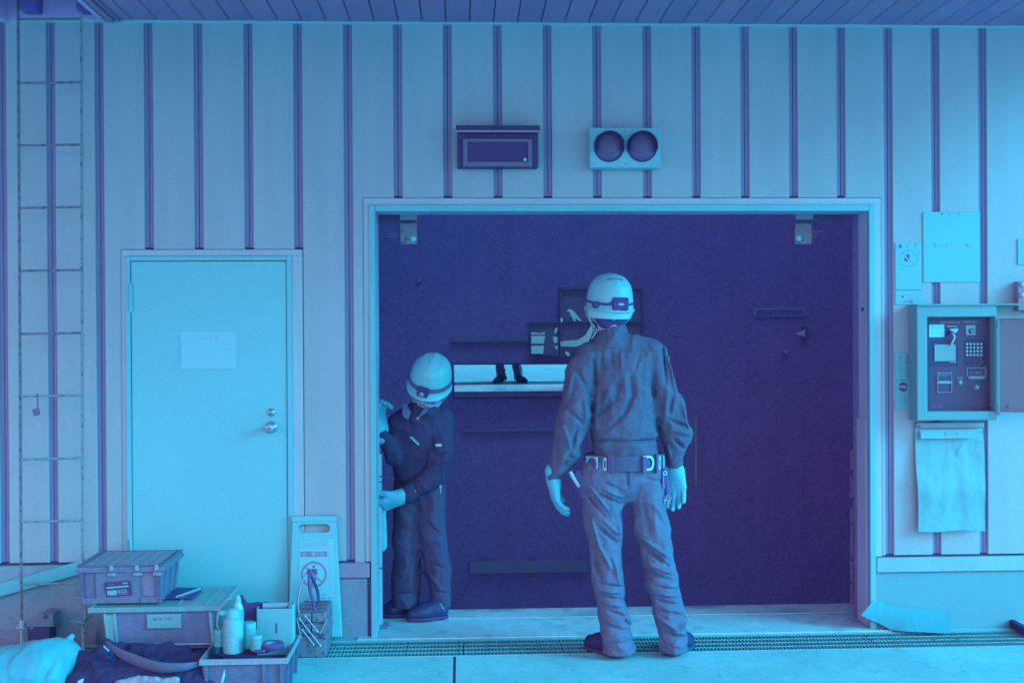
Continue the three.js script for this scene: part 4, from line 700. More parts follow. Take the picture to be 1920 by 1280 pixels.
{
  const z = 0.3, r = rect(134, 160, 1118, 1187, z), t = thing('angle_bracket', 'pale metal angle bracket standing left of the clear bin', 'bracket', V(r.x0, 0, z)), bm = M(0.8, { tex: 'worn', r: 0.4, m: 0.3 });
  const U = (a, b, c, d, e, f, n) => { const q = rect(a, b, c, d, z); part(n, box(q.x0, q.x1, q.y0, q.y1, z + e, z + f, 0.0015), bm, t); };
  U(156.5, 161, 1122, 1190, -0.004, 0.006, 'upright'); U(136, 161, 1117, 1120.5, -0.03, 0.01, 'top_flange'); U(134, 160, 1161, 1164.5, -0.1, 0.03, 'shelf_flange'); U(150, 158, 1170, 1176, -0.01, 0.02, 'lug');
  part('foot', box(r.x0 - 0.01, r.x1 + 0.01, 0, 0.008, z - 0.08, z + 0.04, 0.002), bm, t); part('post', box(r.x1 - 0.012, r.x1 - 0.004, 0.008, r.y0 + 0.02, z - 0.004, z + 0.005), bm, t);
}
// ---- stack: black crate under the clear bin, lidded toolbox on the bin
const BZ = 0.6, bin = { f: rect(188, 404, 1150, 1212, BZ), z0: 0.2 };
{
  const b = bin.f, t = thing('storage_crate', 'dark low crate under the clear bin, mostly hidden by the black bag', 'crate', V((b.x0 + b.x1) / 2, 0, 0.4));
  part('crate_body', frustum([b.x0 + 0.03, b.x1 - 0.03, 0.23, BZ - 0.03, 0.0], [b.x0 + 0.01, b.x1 - 0.01, 0.21, BZ - 0.01, b.y0 - 0.012]), M(0.06, { tex: 'plastic', m: 0.3 }), t);
  part('rim', box(b.x0 - 0.002, b.x1 + 0.002, b.y0 - 0.0115, b.y0 - 0.001, 0.2, BZ + 0.002, 0.003), M(0.1), t);
}
{
  const b = bin.f, lt = P(290, 1141, BZ).y, t = thing('clear_bin', 'clear plastic storage bin with a white label, under the numbered toolbox', 'bin', V((b.x0 + b.x1) / 2, b.y0, 0.4));
  const cl = M(0.62, { tex: 'plastic', r: 0.35, m: 0.5, trans: 0.45, spec: 0.6 }), ed = M(0.8, { r: 0.3, tex: 'plastic', m: 0.3 }), w = 0.004, top = lt - 0.004, in_ = 0.018;
  part('front_wall', frustum([b.x0 + in_, b.x1 - in_, BZ - in_ - w, BZ - in_, b.y0], [b.x0 + 0.006, b.x1 - 0.006, BZ - w, BZ, top]), M(0.28, { c: [0.8, 1.05, 1.05], tex: 'plastic', r: 0.35, m: 0.5, g: 1.3 }), t);
  part('side_wall', frustum([b.x1 - in_ - w, b.x1 - in_, 0.2 + in_, BZ - in_ - w - 0.001, b.y0], [b.x1 - 0.006 - w, b.x1 - 0.006, 0.206, BZ - w - 0.001, top]), cl, t);
  part('side_wall', frustum([b.x0 + in_, b.x0 + in_ + w, 0.2 + in_, BZ - in_ - w - 0.001, b.y0], [b.x0 + 0.006, b.x0 + 0.006 + w, 0.206, BZ - w - 0.001, top]), cl, t);
  part('rear_wall', frustum([b.x0 + in_ + w, b.x1 - in_ - w, 0.2 + in_, 0.2 + in_ + w, b.y0], [b.x0 + 0.012 + w, b.x1 - 0.012 - w, 0.206, 0.206 + w, top]), cl, t);
  part('floor', box(b.x0 + in_, b.x1 - in_, b.y0, b.y0 + 0.004, 0.2 + in_, BZ - in_), cl, t);
  part('foot_edge', [box(b.x0 + in_ + 0.002, b.x1 - in_ - 0.002, b.y0 + 0.0005, b.y0 + 0.008, BZ - in_ - 0.002, BZ - in_ + 0.006, 0.003)], M(0.7, { r: 0.3 }), t);
  for (const x of [b.x0 + 0.014, b.x0 + 0.055, b.x1 - 0.03]) part('corner_rib', frustum([x + 0.01, x + 0.017, BZ - in_, BZ - in_ + 0.005, b.y0 + 0.004], [x, x + 0.012, BZ - 0.001, BZ + 0.006, top - 0.012]), ed, t);
  part('left_patch', frustum([b.x0 + 0.026, b.x0 + 0.06, BZ - in_ + 0.0005, BZ - in_ + 0.003, b.y0 + 0.02], [b.x0 + 0.018, b.x0 + 0.056, BZ - 0.003, BZ + 0.002, top - 0.02]), M(0.72, { tex: 'plastic', r: 0.35, m: 0.2 }), t);
  part('contents', box(b.x0 + 0.05, b.x1 - 0.05, b.y0 + 0.006, b.y0 + 0.1, 0.24, BZ - 0.035, 0.02), M(0.12, { tex: 'plastic', m: 0.3 }), t);
  // lid with raised rim
  const lx0 = P(166, 1142, BZ).x, lx1 = P(414, 1142, BZ).x, lm = M(0.78, { tex: 'plastic', r: 0.28, m: 0.5, trans: 0.25, spec: 0.7, g: 1.05 });
  const lid = part('lid', [box(lx0 + 0.012, lx1 - 0.012, lt + 0.002, lt + 0.006, 0.2, BZ + 0.008, 0.001), box(lx0, lx1, lt - 0.012, lt + 0.011, BZ + 0.008, BZ + 0.016, 0.003), box(lx0, lx0 + 0.012, lt - 0.01, lt + 0.01, 0.192, BZ + 0.0075, 0.003), box(lx1 - 0.012, lx1, lt - 0.01, lt + 0.01, 0.192, BZ + 0.0075, 0.003), box(lx0 + 0.0125, lx1 - 0.0125, lt - 0.01, lt + 0.009, 0.192, 0.1995, 0.003)], lm, t);
  for (let i = 0; i < 2; i++) part('lid_rib', box(lerp(lx0, lx1, 0.64 + 0.22 * i), lerp(lx0, lx1, 0.66 + 0.22 * i), lt + 0.0062, lt + 0.011, 0.23, BZ - 0.02, 0.002), lm, lid);
  const lb = rect(275, 339, 1151, 1178, BZ + 0.006), tx = panel(lb.x1 - lb.x0, lb.y1 - lb.y0, 1500, (g, w, h) => { g.fillStyle = css(0.83); g.fillRect(0, 0, w, h); kana(g, '図工注', w * 0.17, h * 0.22, h * 0.2, w * 0.09, css(0.3), 3); kana(g, '中業工', w * 0.5, h * 0.18, h * 0.22, w * 0.1, css(0.45), 3); scribble(g, w * 0.5, h * 0.72, w * 0.2, h * 0.1, css(0.6)); });
  const lab = part('label_card', box(-(lb.x1 - lb.x0) / 2, (lb.x1 - lb.x0) / 2, -(lb.y1 - lb.y0) / 2, (lb.y1 - lb.y0) / 2, 0, 0.002, 0.0005).rotateX(0.15).translate((lb.x0 + lb.x1) / 2, (lb.y0 + lb.y1) / 2, BZ + 0.003), M(0.85), t);
  part('print', new THREE.PlaneGeometry(lb.x1 - lb.x0 - 0.002, lb.y1 - lb.y0 - 0.002).rotateX(0.15).translate((lb.x0 + lb.x1) / 2, (lb.y0 + lb.y1) / 2 - 0.0004, BZ + 0.0063), printed(tx), lab);
  // dark folder lying on the lid
  const fx0 = P(306, 1120, 0.45).x, fx1 = P(372, 1112, 0.35).x, ft = thing('dark_folder', 'dark folder with a bright edge lying on the lid of the clear bin', 'folder', V((fx0 + fx1) / 2, lt + 0.011, 0.36));
  part('cover', box(fx0, fx1, lt + 0.0115, lt + 0.019, 0.26, 0.47, 0.002), M(0.03), ft);
  part('bright_edge', rod(V(fx1 - 0.075, lt + 0.022, 0.468), V(fx1 - 0.005, lt + 0.022, 0.29), 0.0035), M(0.75, { r: 0.3 }), ft); part('second_edge', rod(V(fx1 - 0.055, lt + 0.021, 0.47), V(fx1 + 0.008, lt + 0.021, 0.3), 0.003), M(0.3), ft);
}
{
  const z = 0.555, lt = P(290, 1141, BZ).y + 0.0115, r = rect(149, 303, 1070, 1137, z), d = 0.34, z0 = z - d, t = thing('numbered_toolbox', 'grey plastic toolbox with a ribbed lid and number label, on the clear bin', 'toolbox', V((r.x0 + r.x1) / 2, lt, z - d / 2));
  const pm = M(0.37, { c: [0.8, 1.05, 1.05], tex: 'plastic', g: 1.0, r: 0.5, m: 0.35, bump: 'fine', bs: 0.0008 }), lm = M(0.54, { c: [0.8, 1.03, 1.03], tex: 'plastic', r: 0.45, m: 0.3, bump: 'fine', bs: 0.0008 }), y1 = r.y1, w = r.x1 - r.x0;
  part('body', frustum([r.x0 + 0.016, r.x1 - 0.016, z0 + 0.016, z - 0.016, lt], [r.x0, r.x1, z0, z, y1]), pm, t);
  const face = (a, b, c0, c1, dep, m, n) => { const ins = y => 0.016 * (1 - (y - lt) / (y1 - lt)); const xa = lerp(r.x0, r.x1, a), xb = lerp(r.x0, r.x1, b), ya = lerp(lt, y1, c0), yb = lerp(lt, y1, c1); part(n, frustum([xa, xb, z - ins(ya) - 0.004, z - ins(ya) + dep, ya], [xa, xb, z - ins(yb) - 0.004, z - ins(yb) + dep, yb]), m, t); };
  face(0.2, 0.72, 0.03, 0.97, 0.008, pm, 'front_panel'); face(0.76, 0.92, 0.22, 0.95, 0.003, M(0.4, { tex: 'plastic', m: 0.3 }), 'side_panel'); face(0.06, 0.17, 0.22, 0.95, 0.003, M(0.31, { tex: 'plastic', m: 0.3 }), 'side_panel');
  face(0.73, 0.99, 0.02, 0.2, 0.009, pm, 'foot_panel'); face(0.02, 0.2, 0.02, 0.2, 0.009, pm, 'foot_panel'); face(0.925, 0.97, 0.0, 0.97, 0.01, M(0.22, { tex: 'plastic' }), 'corner_rib'); face(0.0, 0.05, 0.2, 0.97, 0.01, M(0.25, { tex: 'plastic' }), 'corner_rib');
  for (let i = 0; i < 3; i++) { const zz = z - 0.06 - i * 0.1; part('side_rib', frustum([r.x1 - 0.02, r.x1 - 0.008, zz - 0.02, zz, lt + 0.004], [r.x1 - 0.006, r.x1 + 0.008, zz - 0.02, zz, y1 - 0.004]), pm, t); }
  const o = 0.012, lid = part('lid', [box(r.x0 - o, r.x1 + o, y1 - 0.002, y1 + 0.02, z0 - o, z + o, 0.005), box(r.x0 - o - 0.004, r.x1 + o + 0.004, y1 - 0.004, y1 + 0.006, z0 - o - 0.003, z + o + 0.004, 0.003)], pm, t);
  const fr = M(0.3, { tex: 'plastic', m: 0.3 });
  part('lid_rim', [box(r.x0 - o + 0.001, r.x0 + 0.006, y1 + 0.0205, y1 + 0.03, z0 - o + 0.001, z + o - 0.001, 0.003), box(r.x1 - 0.006, r.x1 + o - 0.001, y1 + 0.0205, y1 + 0.03, z0 - o + 0.001, z + o - 0.001, 0.003), box(r.x0 + 0.0065, r.x1 - 0.0065, y1 + 0.0205, y1 + 0.028, z0 - o + 0.001, z0 + 0.004, 0.003), box(r.x0 + 0.0065, r.x1 - 0.0065, y1 + 0.0205, y1 + 0.026, z - 0.002, z + o - 0.001, 0.003)], fr, lid);
  for (let i = 0; i < 7; i++) { const a = lerp(r.x0 + 0.012, r.x1 - 0.012, i / 7) + 0.0022, b = lerp(r.x0 + 0.012, r.x1 - 0.012, (i + 1) / 7) - 0.0022; part('lid_slat', box(a, b, y1 + 0.0202, y1 + 0.0265, z0 + 0.008, z - 0.006, 0.002), lm, lid); }
  for (const u of [0.4, 0.71, 0.95]) { const x = lerp(r.x0, r.x1, u); part('latch', box(x - 0.009, x + 0.009, y1 + 0.004, y1 + 0.0285, z + o + 0.0045, z + o + 0.01, 0.002), M(0.62, { tex: 'plastic', m: 0.2 }), lid); part('lug', box(x - 0.02, x + 0.02, y1 - 0.022, y1 - 0.006, z - 0.002, z + 0.014, 0.003), lm, t); }
  const lb = rect(197, 246, 1089, 1118, z), lw = lb.x1 - lb.x0, lh = lb.y1 - lb.y0, tx = panel(lw, lh, 2600, (g, w, h) => {
    g.fillStyle = css(0.1); g.fillRect(0, 0, w, h); g.fillStyle = css(0.86); g.fillRect(w * 0.06, h * 0.3, w * 0.85, h * 0.12); g.fillStyle = css(0.88); g.fillRect(w * 0.06, h * 0.56, w * 0.38, h * 0.3); g.fillStyle = css(0.6); g.fillRect(w * 0.1, h * 0.86, w * 0.28, h * 0.05);
    scribble(g, w * 0.08, h * 0.1, w * 0.35, h * 0.1, css(0.55)); g.fillStyle = css(0.75); g.fillRect(w * 0.7, h * 0.08, w * 0.2, h * 0.1); g.fillStyle = css(0.9); g.font = `bold ${h * 0.34}px sans-serif`; g.textBaseline = 'middle'; g.fillText('#23', w * 0.47, h * 0.68); g.fillStyle = css(0.5); g.fillRect(w * 0.5, h * 0.86, w * 0.38, h * 0.04);
  });
  const cx = (lb.x0 + lb.x1) / 2, cy = (lb.y0 + lb.y1) / 2, rx = g => g.rotateZ(0.075).rotateX(0.17).translate(cx, cy, z + 0.0025);
  const lab = part('number_label', rx(box(-lw / 2, lw / 2, -lh / 2, lh / 2, 0, 0.002, 0.0004)), M(0.12), t); part('print', rx(new THREE.PlaneGeometry(lw - 0.001, lh - 0.001).translate(0, 0, 0.0026)), printed(tx), lab);
}
// ---- open crate in front with cans in it
const CR = { z1: 0.9, z0: 0.54, y: 0.153 };
CR.f = rect(377, 536, 1226, 1296, CR.z1); CR.x0 = CR.f.x0; CR.x1 = CR.f.x1;
{
  const t = thing('open_crate', 'open grey plastic crate full of cans and tapes at the bottom of the picture', 'crate', V((CR.x0 + CR.x1) / 2, 0, (CR.z0 + CR.z1) / 2)), m = M(0.27, { c: [0.8, 1.08, 1.05], tex: 'plastic', r: 0.55, m: 0.3, bump: 'fine', bs: 0.001 }), em = M(0.6, { tex: 'plastic', r: 0.4, m: 0.25 }), { x0, x1, z0, z1, y } = CR, q = 0.012;
  part('front_wall', frustum([x0 + q, x1 - q, z1 - q - 0.005, z1 - q, 0.006], [x0, x1, z1 - 0.005, z1, y]), m, t); part('rear_wall', frustum([x0 + q, x1 - q, z0 + q, z0 + q + 0.005, 0.006], [x0, x1, z0, z0 + 0.005, y]), m, t);
  part('side_wall', frustum([x0 + q, x0 + q + 0.005, z0 + q + 0.006, z1 - q - 0.006, 0.006], [x0, x0 + 0.005, z0 + 0.006, z1 - 0.006, y]), m, t); part('side_wall', frustum([x1 - q - 0.005, x1 - q, z0 + q + 0.006, z1 - q - 0.006, 0.006], [x1 - 0.005, x1, z0 + 0.006, z1 - 0.006, y]), m, t);
  part('floor', box(x0 + q, x1 - q, 0.004, 0.1, z0 + q + 0.006, z1 - q - 0.006), M(0.05), t);
  part('rim', [box(x0 - 0.008, x1 + 0.008, y - 0.022, y + 0.003, z1 + 0.0005, z1 + 0.011, 0.003), box(x0 - 0.008, x1 + 0.008, y - 0.022, y + 0.003, z0 - 0.011, z0 - 0.0005, 0.003), box(x0 - 0.0085, x0 - 0.0005, y - 0.022, y + 0.003, z0, z1, 0.003), box(x1 + 0.0005, x1 + 0.0085, y - 0.022, y + 0.003, z0, z1, 0.003)], em, t);
  for (const u of [0.04, 0.72, 0.93]) part('front_rib', frustum([lerp(x0, x1, u), lerp(x0, x1, u) + 0.014, z1 - q, z1 - q + 0.012, 0.004], [lerp(x0, x1, u), lerp(x0, x1, u) + 0.014, z1, z1 + 0.01, y - 0.023]), m, t);
  for (const u of [0.1, 0.5, 0.85]) part('side_rib', frustum([x1 - q, x1 - q + 0.012, lerp(z0, z1, u), lerp(z0, z1, u) + 0.02, 0.004], [x1, x1 + 0.008, lerp(z0, z1, u), lerp(z0, z1, u) + 0.02, y - 0.023]), m, t);
}
const inCrate = (px, py, z) => P(px, py, z);
function can(name, label, cat, px, z, py0, py1, wpx, t0, group) {
  const b = P(px, py1, z), top = P(px, py0, z), R = wpx / 2 * mpp(z), h = top.y - b.y, yb = Math.max(b.y - 0.004, 0.101), t = thing(name, label, cat, V(b.x, yb, z), group);
  const H = top.y - yb;
  part('can_body', lathe([[0, 0], [R * 0.94, 0], [R, 0.004], [R, H * 0.7], [R * 0.95, H * 0.74], [R * 0.72, H * 0.8], [0, H * 0.8]], b.x, yb, z, 28), t0, t); return { t, R, H, yb, x: b.x, z };
}
{
  const lab = (seed0, dots) => { const m = printed(panel(0.24, 0.14, 1800, (g, w, h) => { g.fillStyle = css(0.86); g.fillRect(0, 0, w, h); seed = seed0; for (let i = 0; i < 6; i++) scribble(g, w * (0.05 + 0.16 * i), h * (0.5 + 0.06 * (i % 3)), w * 0.12, h * 0.05, css(0.6)); for (let i = 0; i < dots; i++) { g.fillStyle = css(0.1 + 0.4 * rnd()); g.beginPath(); g.ellipse(w * rnd(), h * (0.25 + 0.5 * rnd()), w * (0.006 + 0.014 * rnd()), h * (0.006 + 0.012 * rnd()), rnd() * 3, 0, 7); g.fill(); } g.fillStyle = css(0.7); g.fillRect(0, h * 0.42, w, h * 0.02); }), 0.35); return m; };
  let c = can('spray_can', 'tall white spray can with a side trigger, front left in the open crate', 'spray can', 437, 0.8, 1140, 1221, 37, M(0.9, { r: 0.35, g: 0.7 }));
  part('printed_wrap', new THREE.CylinderGeometry(c.R + 0.0006, c.R + 0.0006, c.H * 0.64, 28, 1, true).translate(c.x, c.yb + c.H * 0.36, c.z), lab(11, 26), c.t);
  part('trigger_cap', [lathe([[c.R * 0.7, c.H * 0.76], [c.R * 0.72, c.H * 0.9], [c.R * 0.5, c.H * 1.0], [0, c.H * 1.0]], c.x, c.yb, c.z, 20), box(c.x - c.R * 1.35, c.x + 0.004, c.yb + c.H * 0.84, c.yb + c.H * 0.95, c.z - 0.011, c.z + 0.011, 0.006)], M(0.98, { r: 0.3, g: 0.66 }), c.t);
  c = can('capped_bottle', 'taller white bottle with a pointed cap behind the front spray can', 'bottle', 446, 0.72, 1115, 1216, 22, M(0.86, { r: 0.35, tex: 'plastic', m: 0.2, g: 0.72 }));
  part('shoulder', lathe([[c.R, c.H * 0.6], [c.R * 0.9, c.H * 0.76], [c.R * 0.6, c.H * 0.84], [c.R * 0.55, c.H * 0.88]], c.x, c.yb, c.z, 20), M(0.8, { r: 0.35 }), c.t); part('cap', lathe([[c.R * 0.6, c.H * 0.86], [c.R * 0.5, c.H * 0.95], [c.R * 0.2, c.H], [0, c.H]], c.x, c.yb, c.z, 16), M(0.97, { r: 0.3, g: 0.66 }), c.t);
  const jar = (n, l, cat, px, z, py0, py1, wpx, tt, lidT) => { const b = P(px, py1, z), R = wpx / 2 * mpp(z), yb = Math.max(0.101, b.y), H = P(px, py0, z).y - yb, t = thing(n, l, cat, V(b.x, yb, z)); part('jar_body', lathe([[0, 0], [R * 0.9, 0], [R * 0.98, 0.003], [R, H * 0.7], [R * 0.9, H * 0.76], [0, H * 0.77]], b.x, yb, z, 26), M(tt, { r: 0.35, tex: 'plastic', m: 0.2, g: 0.66 }), t); part('lid', lathe([[R * 0.92, H * 0.765], [R * 0.94, H * 0.96], [R * 0.86, H], [0, H]], b.x, yb, z, 26), M(lidT, { r: 0.35, g: 0.64 }), t); return t; };
  jar('plastic_cup', 'bright white round pot between the spray can and the carton', 'pot', 467, 0.74, 1166, 1214, 27, 0.97, 1.0);
  jar('plastic_jar', 'small white ribbed jar in front of the carton', 'jar', 480, 0.84, 1190, 1218, 23, 0.84, 0.95);
  jar('small_bottle', 'short white bottle at the left end of the open crate', 'bottle', 411, 0.78, 1180, 1211, 22, 0.95, 0.97);
  // carton
  const z = 0.66, r = rect(481, 548, 1141, 1206, z), t = thing('white_carton', 'open white carton standing at the right end of the open crate', 'carton', V((r.x0 + r.x1) / 2, 0.1, z)), wm = M(0.86, { tex: 'paint', r: 0.5, m: 0.3, g: 0.76 });
  const yb = Math.min(r.y0, 0.11); part('front_panel', box(r.x0, r.x1, 0.102, r.y1, z - 0.004, z, 0.001), wm, t); part('rear_panel', box(r.x0, r.x1, 0.102, r.y1 + 0.008, z - 0.09, z - 0.086, 0.001), wm, t); part('side_panel', box(r.x0, r.x0 + 0.004, 0.102, r.y1 + 0.003, z - 0.0855, z - 0.0045), wm, t); part('side_panel', box(r.x1 - 0.004, r.x1, 0.102, r.y1 + 0.012, z - 0.0855, z - 0.0045), M(0.92, { g: 0.72 }), t);
  part('flap', poly([[0, 0], [0.018, 0.0], [0.016, 0.022], [0.002, 0.006]], 0, 0.003).translate(r.x1 - 0.022, r.y1, z - 0.02), M(0.95, { g: 0.7 }), t); part('inner_roll', [rod(V(r.x0 + 0.02, r.y1 + 0.004, z - 0.04), V(r.x1 - 0.03, r.y1 + 0.002, z - 0.05), 0.014, 14)], M(0.66, { tex: 'plastic', m: 0.1 }), t);
  const sl = rect(516, 519.5, 1168, 1187, z); part('slot', box(sl.x0, sl.x1, sl.y0, sl.y1, z + 0.0002, z + 0.001), M(0.1), t);
  // tape
  const c2 = P(510, 1210, 0.82), tp = thing('tape_roll', 'thick roll of black tape lying in front of the carton', 'tape', V(c2.x, 0.105, 0.82)), R = 0.049;
  part('tape', lathe([[R * 0.62, 0], [R, 0], [R, 0.024], [R * 0.96, 0.026], [R * 0.66, 0.026], [R * 0.62, 0.024], [R * 0.62, 0]], c2.x, c2.y - 0.013, 0.82, 36), M(0.06, { r: 0.35, spec: 0.7 }), tp); part('core', lathe([[R * 0.54, 0.001], [R * 0.61, 0.001], [R * 0.61, 0.0245], [R * 0.54, 0.0245], [R * 0.54, 0.001]], c2.x, c2.y - 0.013, 0.82, 30), M(0.4), tp);
  const c3 = P(488, 1219, 0.84), tq = thing('tape_roll', 'flat dark roll of tape under the ribbed jar', 'tape', V(c3.x, 0.1, 0.82)); part('tape', lathe([[0.02, 0], [0.042, 0], [0.042, 0.016], [0.02, 0.016], [0.02, 0]], c3.x, c3.y - 0.006, 0.83, 30), M(0.05, { r: 0.4 }), tq); part('core', lathe([[0.016, 0.001], [0.0195, 0.001], [0.0195, 0.015], [0.016, 0.015], [0.016, 0.001]], c3.x, c3.y - 0.006, 0.83, 24), M(0.3), tq);
  // black cloth behind, hose
  const k = thing('black_cloth', 'crumpled black cloth standing up behind the cans in the open crate', 'cloth', P(478, 1180, 0.6));
  const J = (x, y, z = 0.6) => P(x, y, z), L = [bone(J(462, 1185), J(458, 1150), 0.05, 0.03, 0.6), bone(J(458, 1145), J(453, 1118), 0.026, 0.012, 0.5), bone(J(475, 1180), J(480, 1142), 0.05, 0.03, 0.6), bone(J(480, 1148), J(500, 1132), 0.024, 0.012, 0.5), bone(J(500, 1150), J(503, 1142), 0.014, 0.008, 0.5), bone(J(455, 1150), J(500, 1152), 0.03, 0.018, 0.5)], [lo, hi] = bounds(L, 0.03);
  part('cloth', skin((x, y, z) => limbs(L, x, y, z) + 0.006 * NZ.noise(x * 26, y * 18, z * 26) + 0.003 * NZ.noise(x * 60, y * 50, z * 60), lo, hi, 0.005), M(0.05, { tex: 'cloth', r: 0.85, m: 0.1 }), k);
  const hs = thing('hose', 'pale loop of hose hanging at the left end of the open crate', 'hose', P(410, 1180, 0.66)); part('hose_loop', tube([J(436, 1120, 0.66), J(420, 1128, 0.68), J(409, 1150, 0.7), J(407, 1172, 0.72), J(412, 1182, 0.73), J(418, 1174, 0.72)], 0.006, 40), M(0.6, { tex: 'plastic', m: 0.1 }), hs); part('end_cap', rod(J(418, 1176, 0.72), J(418.5, 1166, 0.72), 0.008), M(0.1), hs);
}
{ // cantilever toolbox, end-on
  const z1 = 0.345, r = rect(556, 611, 1150, 1227, z1), z0 = -0.0 + 0.07, y1 = r.y1, t = thing('metal_toolbox', 'worn steel cantilever toolbox with folding arms in front of the caution sign', 'toolbox', V((r.x0 + r.x1) / 2, 0, 0.2)), m = M(0.5, { tex: 'worn', r: 0.45, metal: 0.25, m: 0.3, bump: 'fine', bs: 0.001 }), am = M(0.58, { r: 0.4, metal: 0.2 });
  const yb = 0.003, ym = lerp(yb, y1, 0.5);
  part('base_tray', box(r.x0 + 0.002, r.x1 - 0.002, yb, ym, z0, z1, 0.004), m, t); const mid = lerp(r.x0, r.x1, 0.5);
  for (const s of [-1, 1]) { const a = s < 0 ? r.x0 : mid + 0.0015, b = s < 0 ? mid - 0.0015 : r.x1; part('upper_tray', box(a, b, ym + 0.002, lerp(ym, y1, 0.55), z0, z1 - 0.002, 0.003), m, t); part('lid', box(a, b, lerp(ym, y1, 0.55) + 0.0015, y1, z0, z1 - 0.004, 0.006), M(0.55, { tex: 'worn', metal: 0.25, r: 0.45, m: 0.2 }), t); }
  const A = (px0, py0, px1, py1, n) => part(n, rod(P(px0, py0, z1 + 0.006), P(px1, py1, z1 + 0.006), 0.0034, 8), am, t); A(561, 1160, 600, 1210, 'arm'); A(572, 1155, 594, 1182, 'arm'); A(566, 1180, 587, 1208, 'arm'); A(599, 1188, 613, 1160, 'arm'); A(585, 1180, 598, 1186, 'arm'); A(556, 1158, 564, 1196, 'arm');
  for (const [px, py] of [[561, 1160], [600, 1210], [572, 1155], [594, 1183], [587, 1208], [566, 1181]]) { const c = P(px, py, z1 + 0.012); part('rivet', lathe([[0.006, 0], [0.004, 0.003], [0, 0.004]], 0, 0, 0, 12).rotateX(Math.PI / 2).translate(c.x, c.y, z1 + 0.0105), M(0.75), t); }
  for (const s of [-1, 1]) { const x = mid + s * 0.018 - 0.022; part('handle', tube(s < 0 ? [V(x - 0.02, y1 - 0.002, z1 - 0.02), V(x - 0.026, y1 + 0.05, z1 - 0.03), V(x - 0.012, y1 + 0.135, z1 - 0.06), V(x + 0.012, y1 + 0.17, z1 - 0.12), V(x + 0.012, y1 + 0.1, z1 - 0.26), V(x, y1, z0 + 0.03)] : [V(x + 0.012, y1 - 0.002, z1 - 0.04), V(x + 0.008, y1 + 0.04, z1 - 0.05), V(x - 0.012, y1 + 0.1, z1 - 0.07), V(x - 0.016, y1 + 0.17, z1 - 0.09), V(x - 0.02, y1 + 0.174, z1 - 0.12), V(x + 0.0, y1 + 0.06, z1 - 0.25), V(x + 0.01, y1, z0 + 0.03)], s < 0 ? 0.0045 : 0.0075, 40), s < 0 ? M(0.45, { metal: 0.2, r: 0.4 }) : M(0.1), t); }
  part('clasp', box(mid - 0.012, mid + 0.012, y1 - 0.004, y1 + 0.006, z1 - 0.1, z1 - 0.07, 0.002), M(0.3), t);
  for (let i = 0; i < 4; i++) part('lid_rib', box(r.x0 + 0.012, r.x1 - 0.012, y1 + 0.0005, y1 + 0.005, z0 + 0.03 + i * 0.07, z0 + 0.045 + i * 0.07, 0.002), M(0.4, { tex: 'worn', metal: 0.2, m: 0.2 }), t);
}
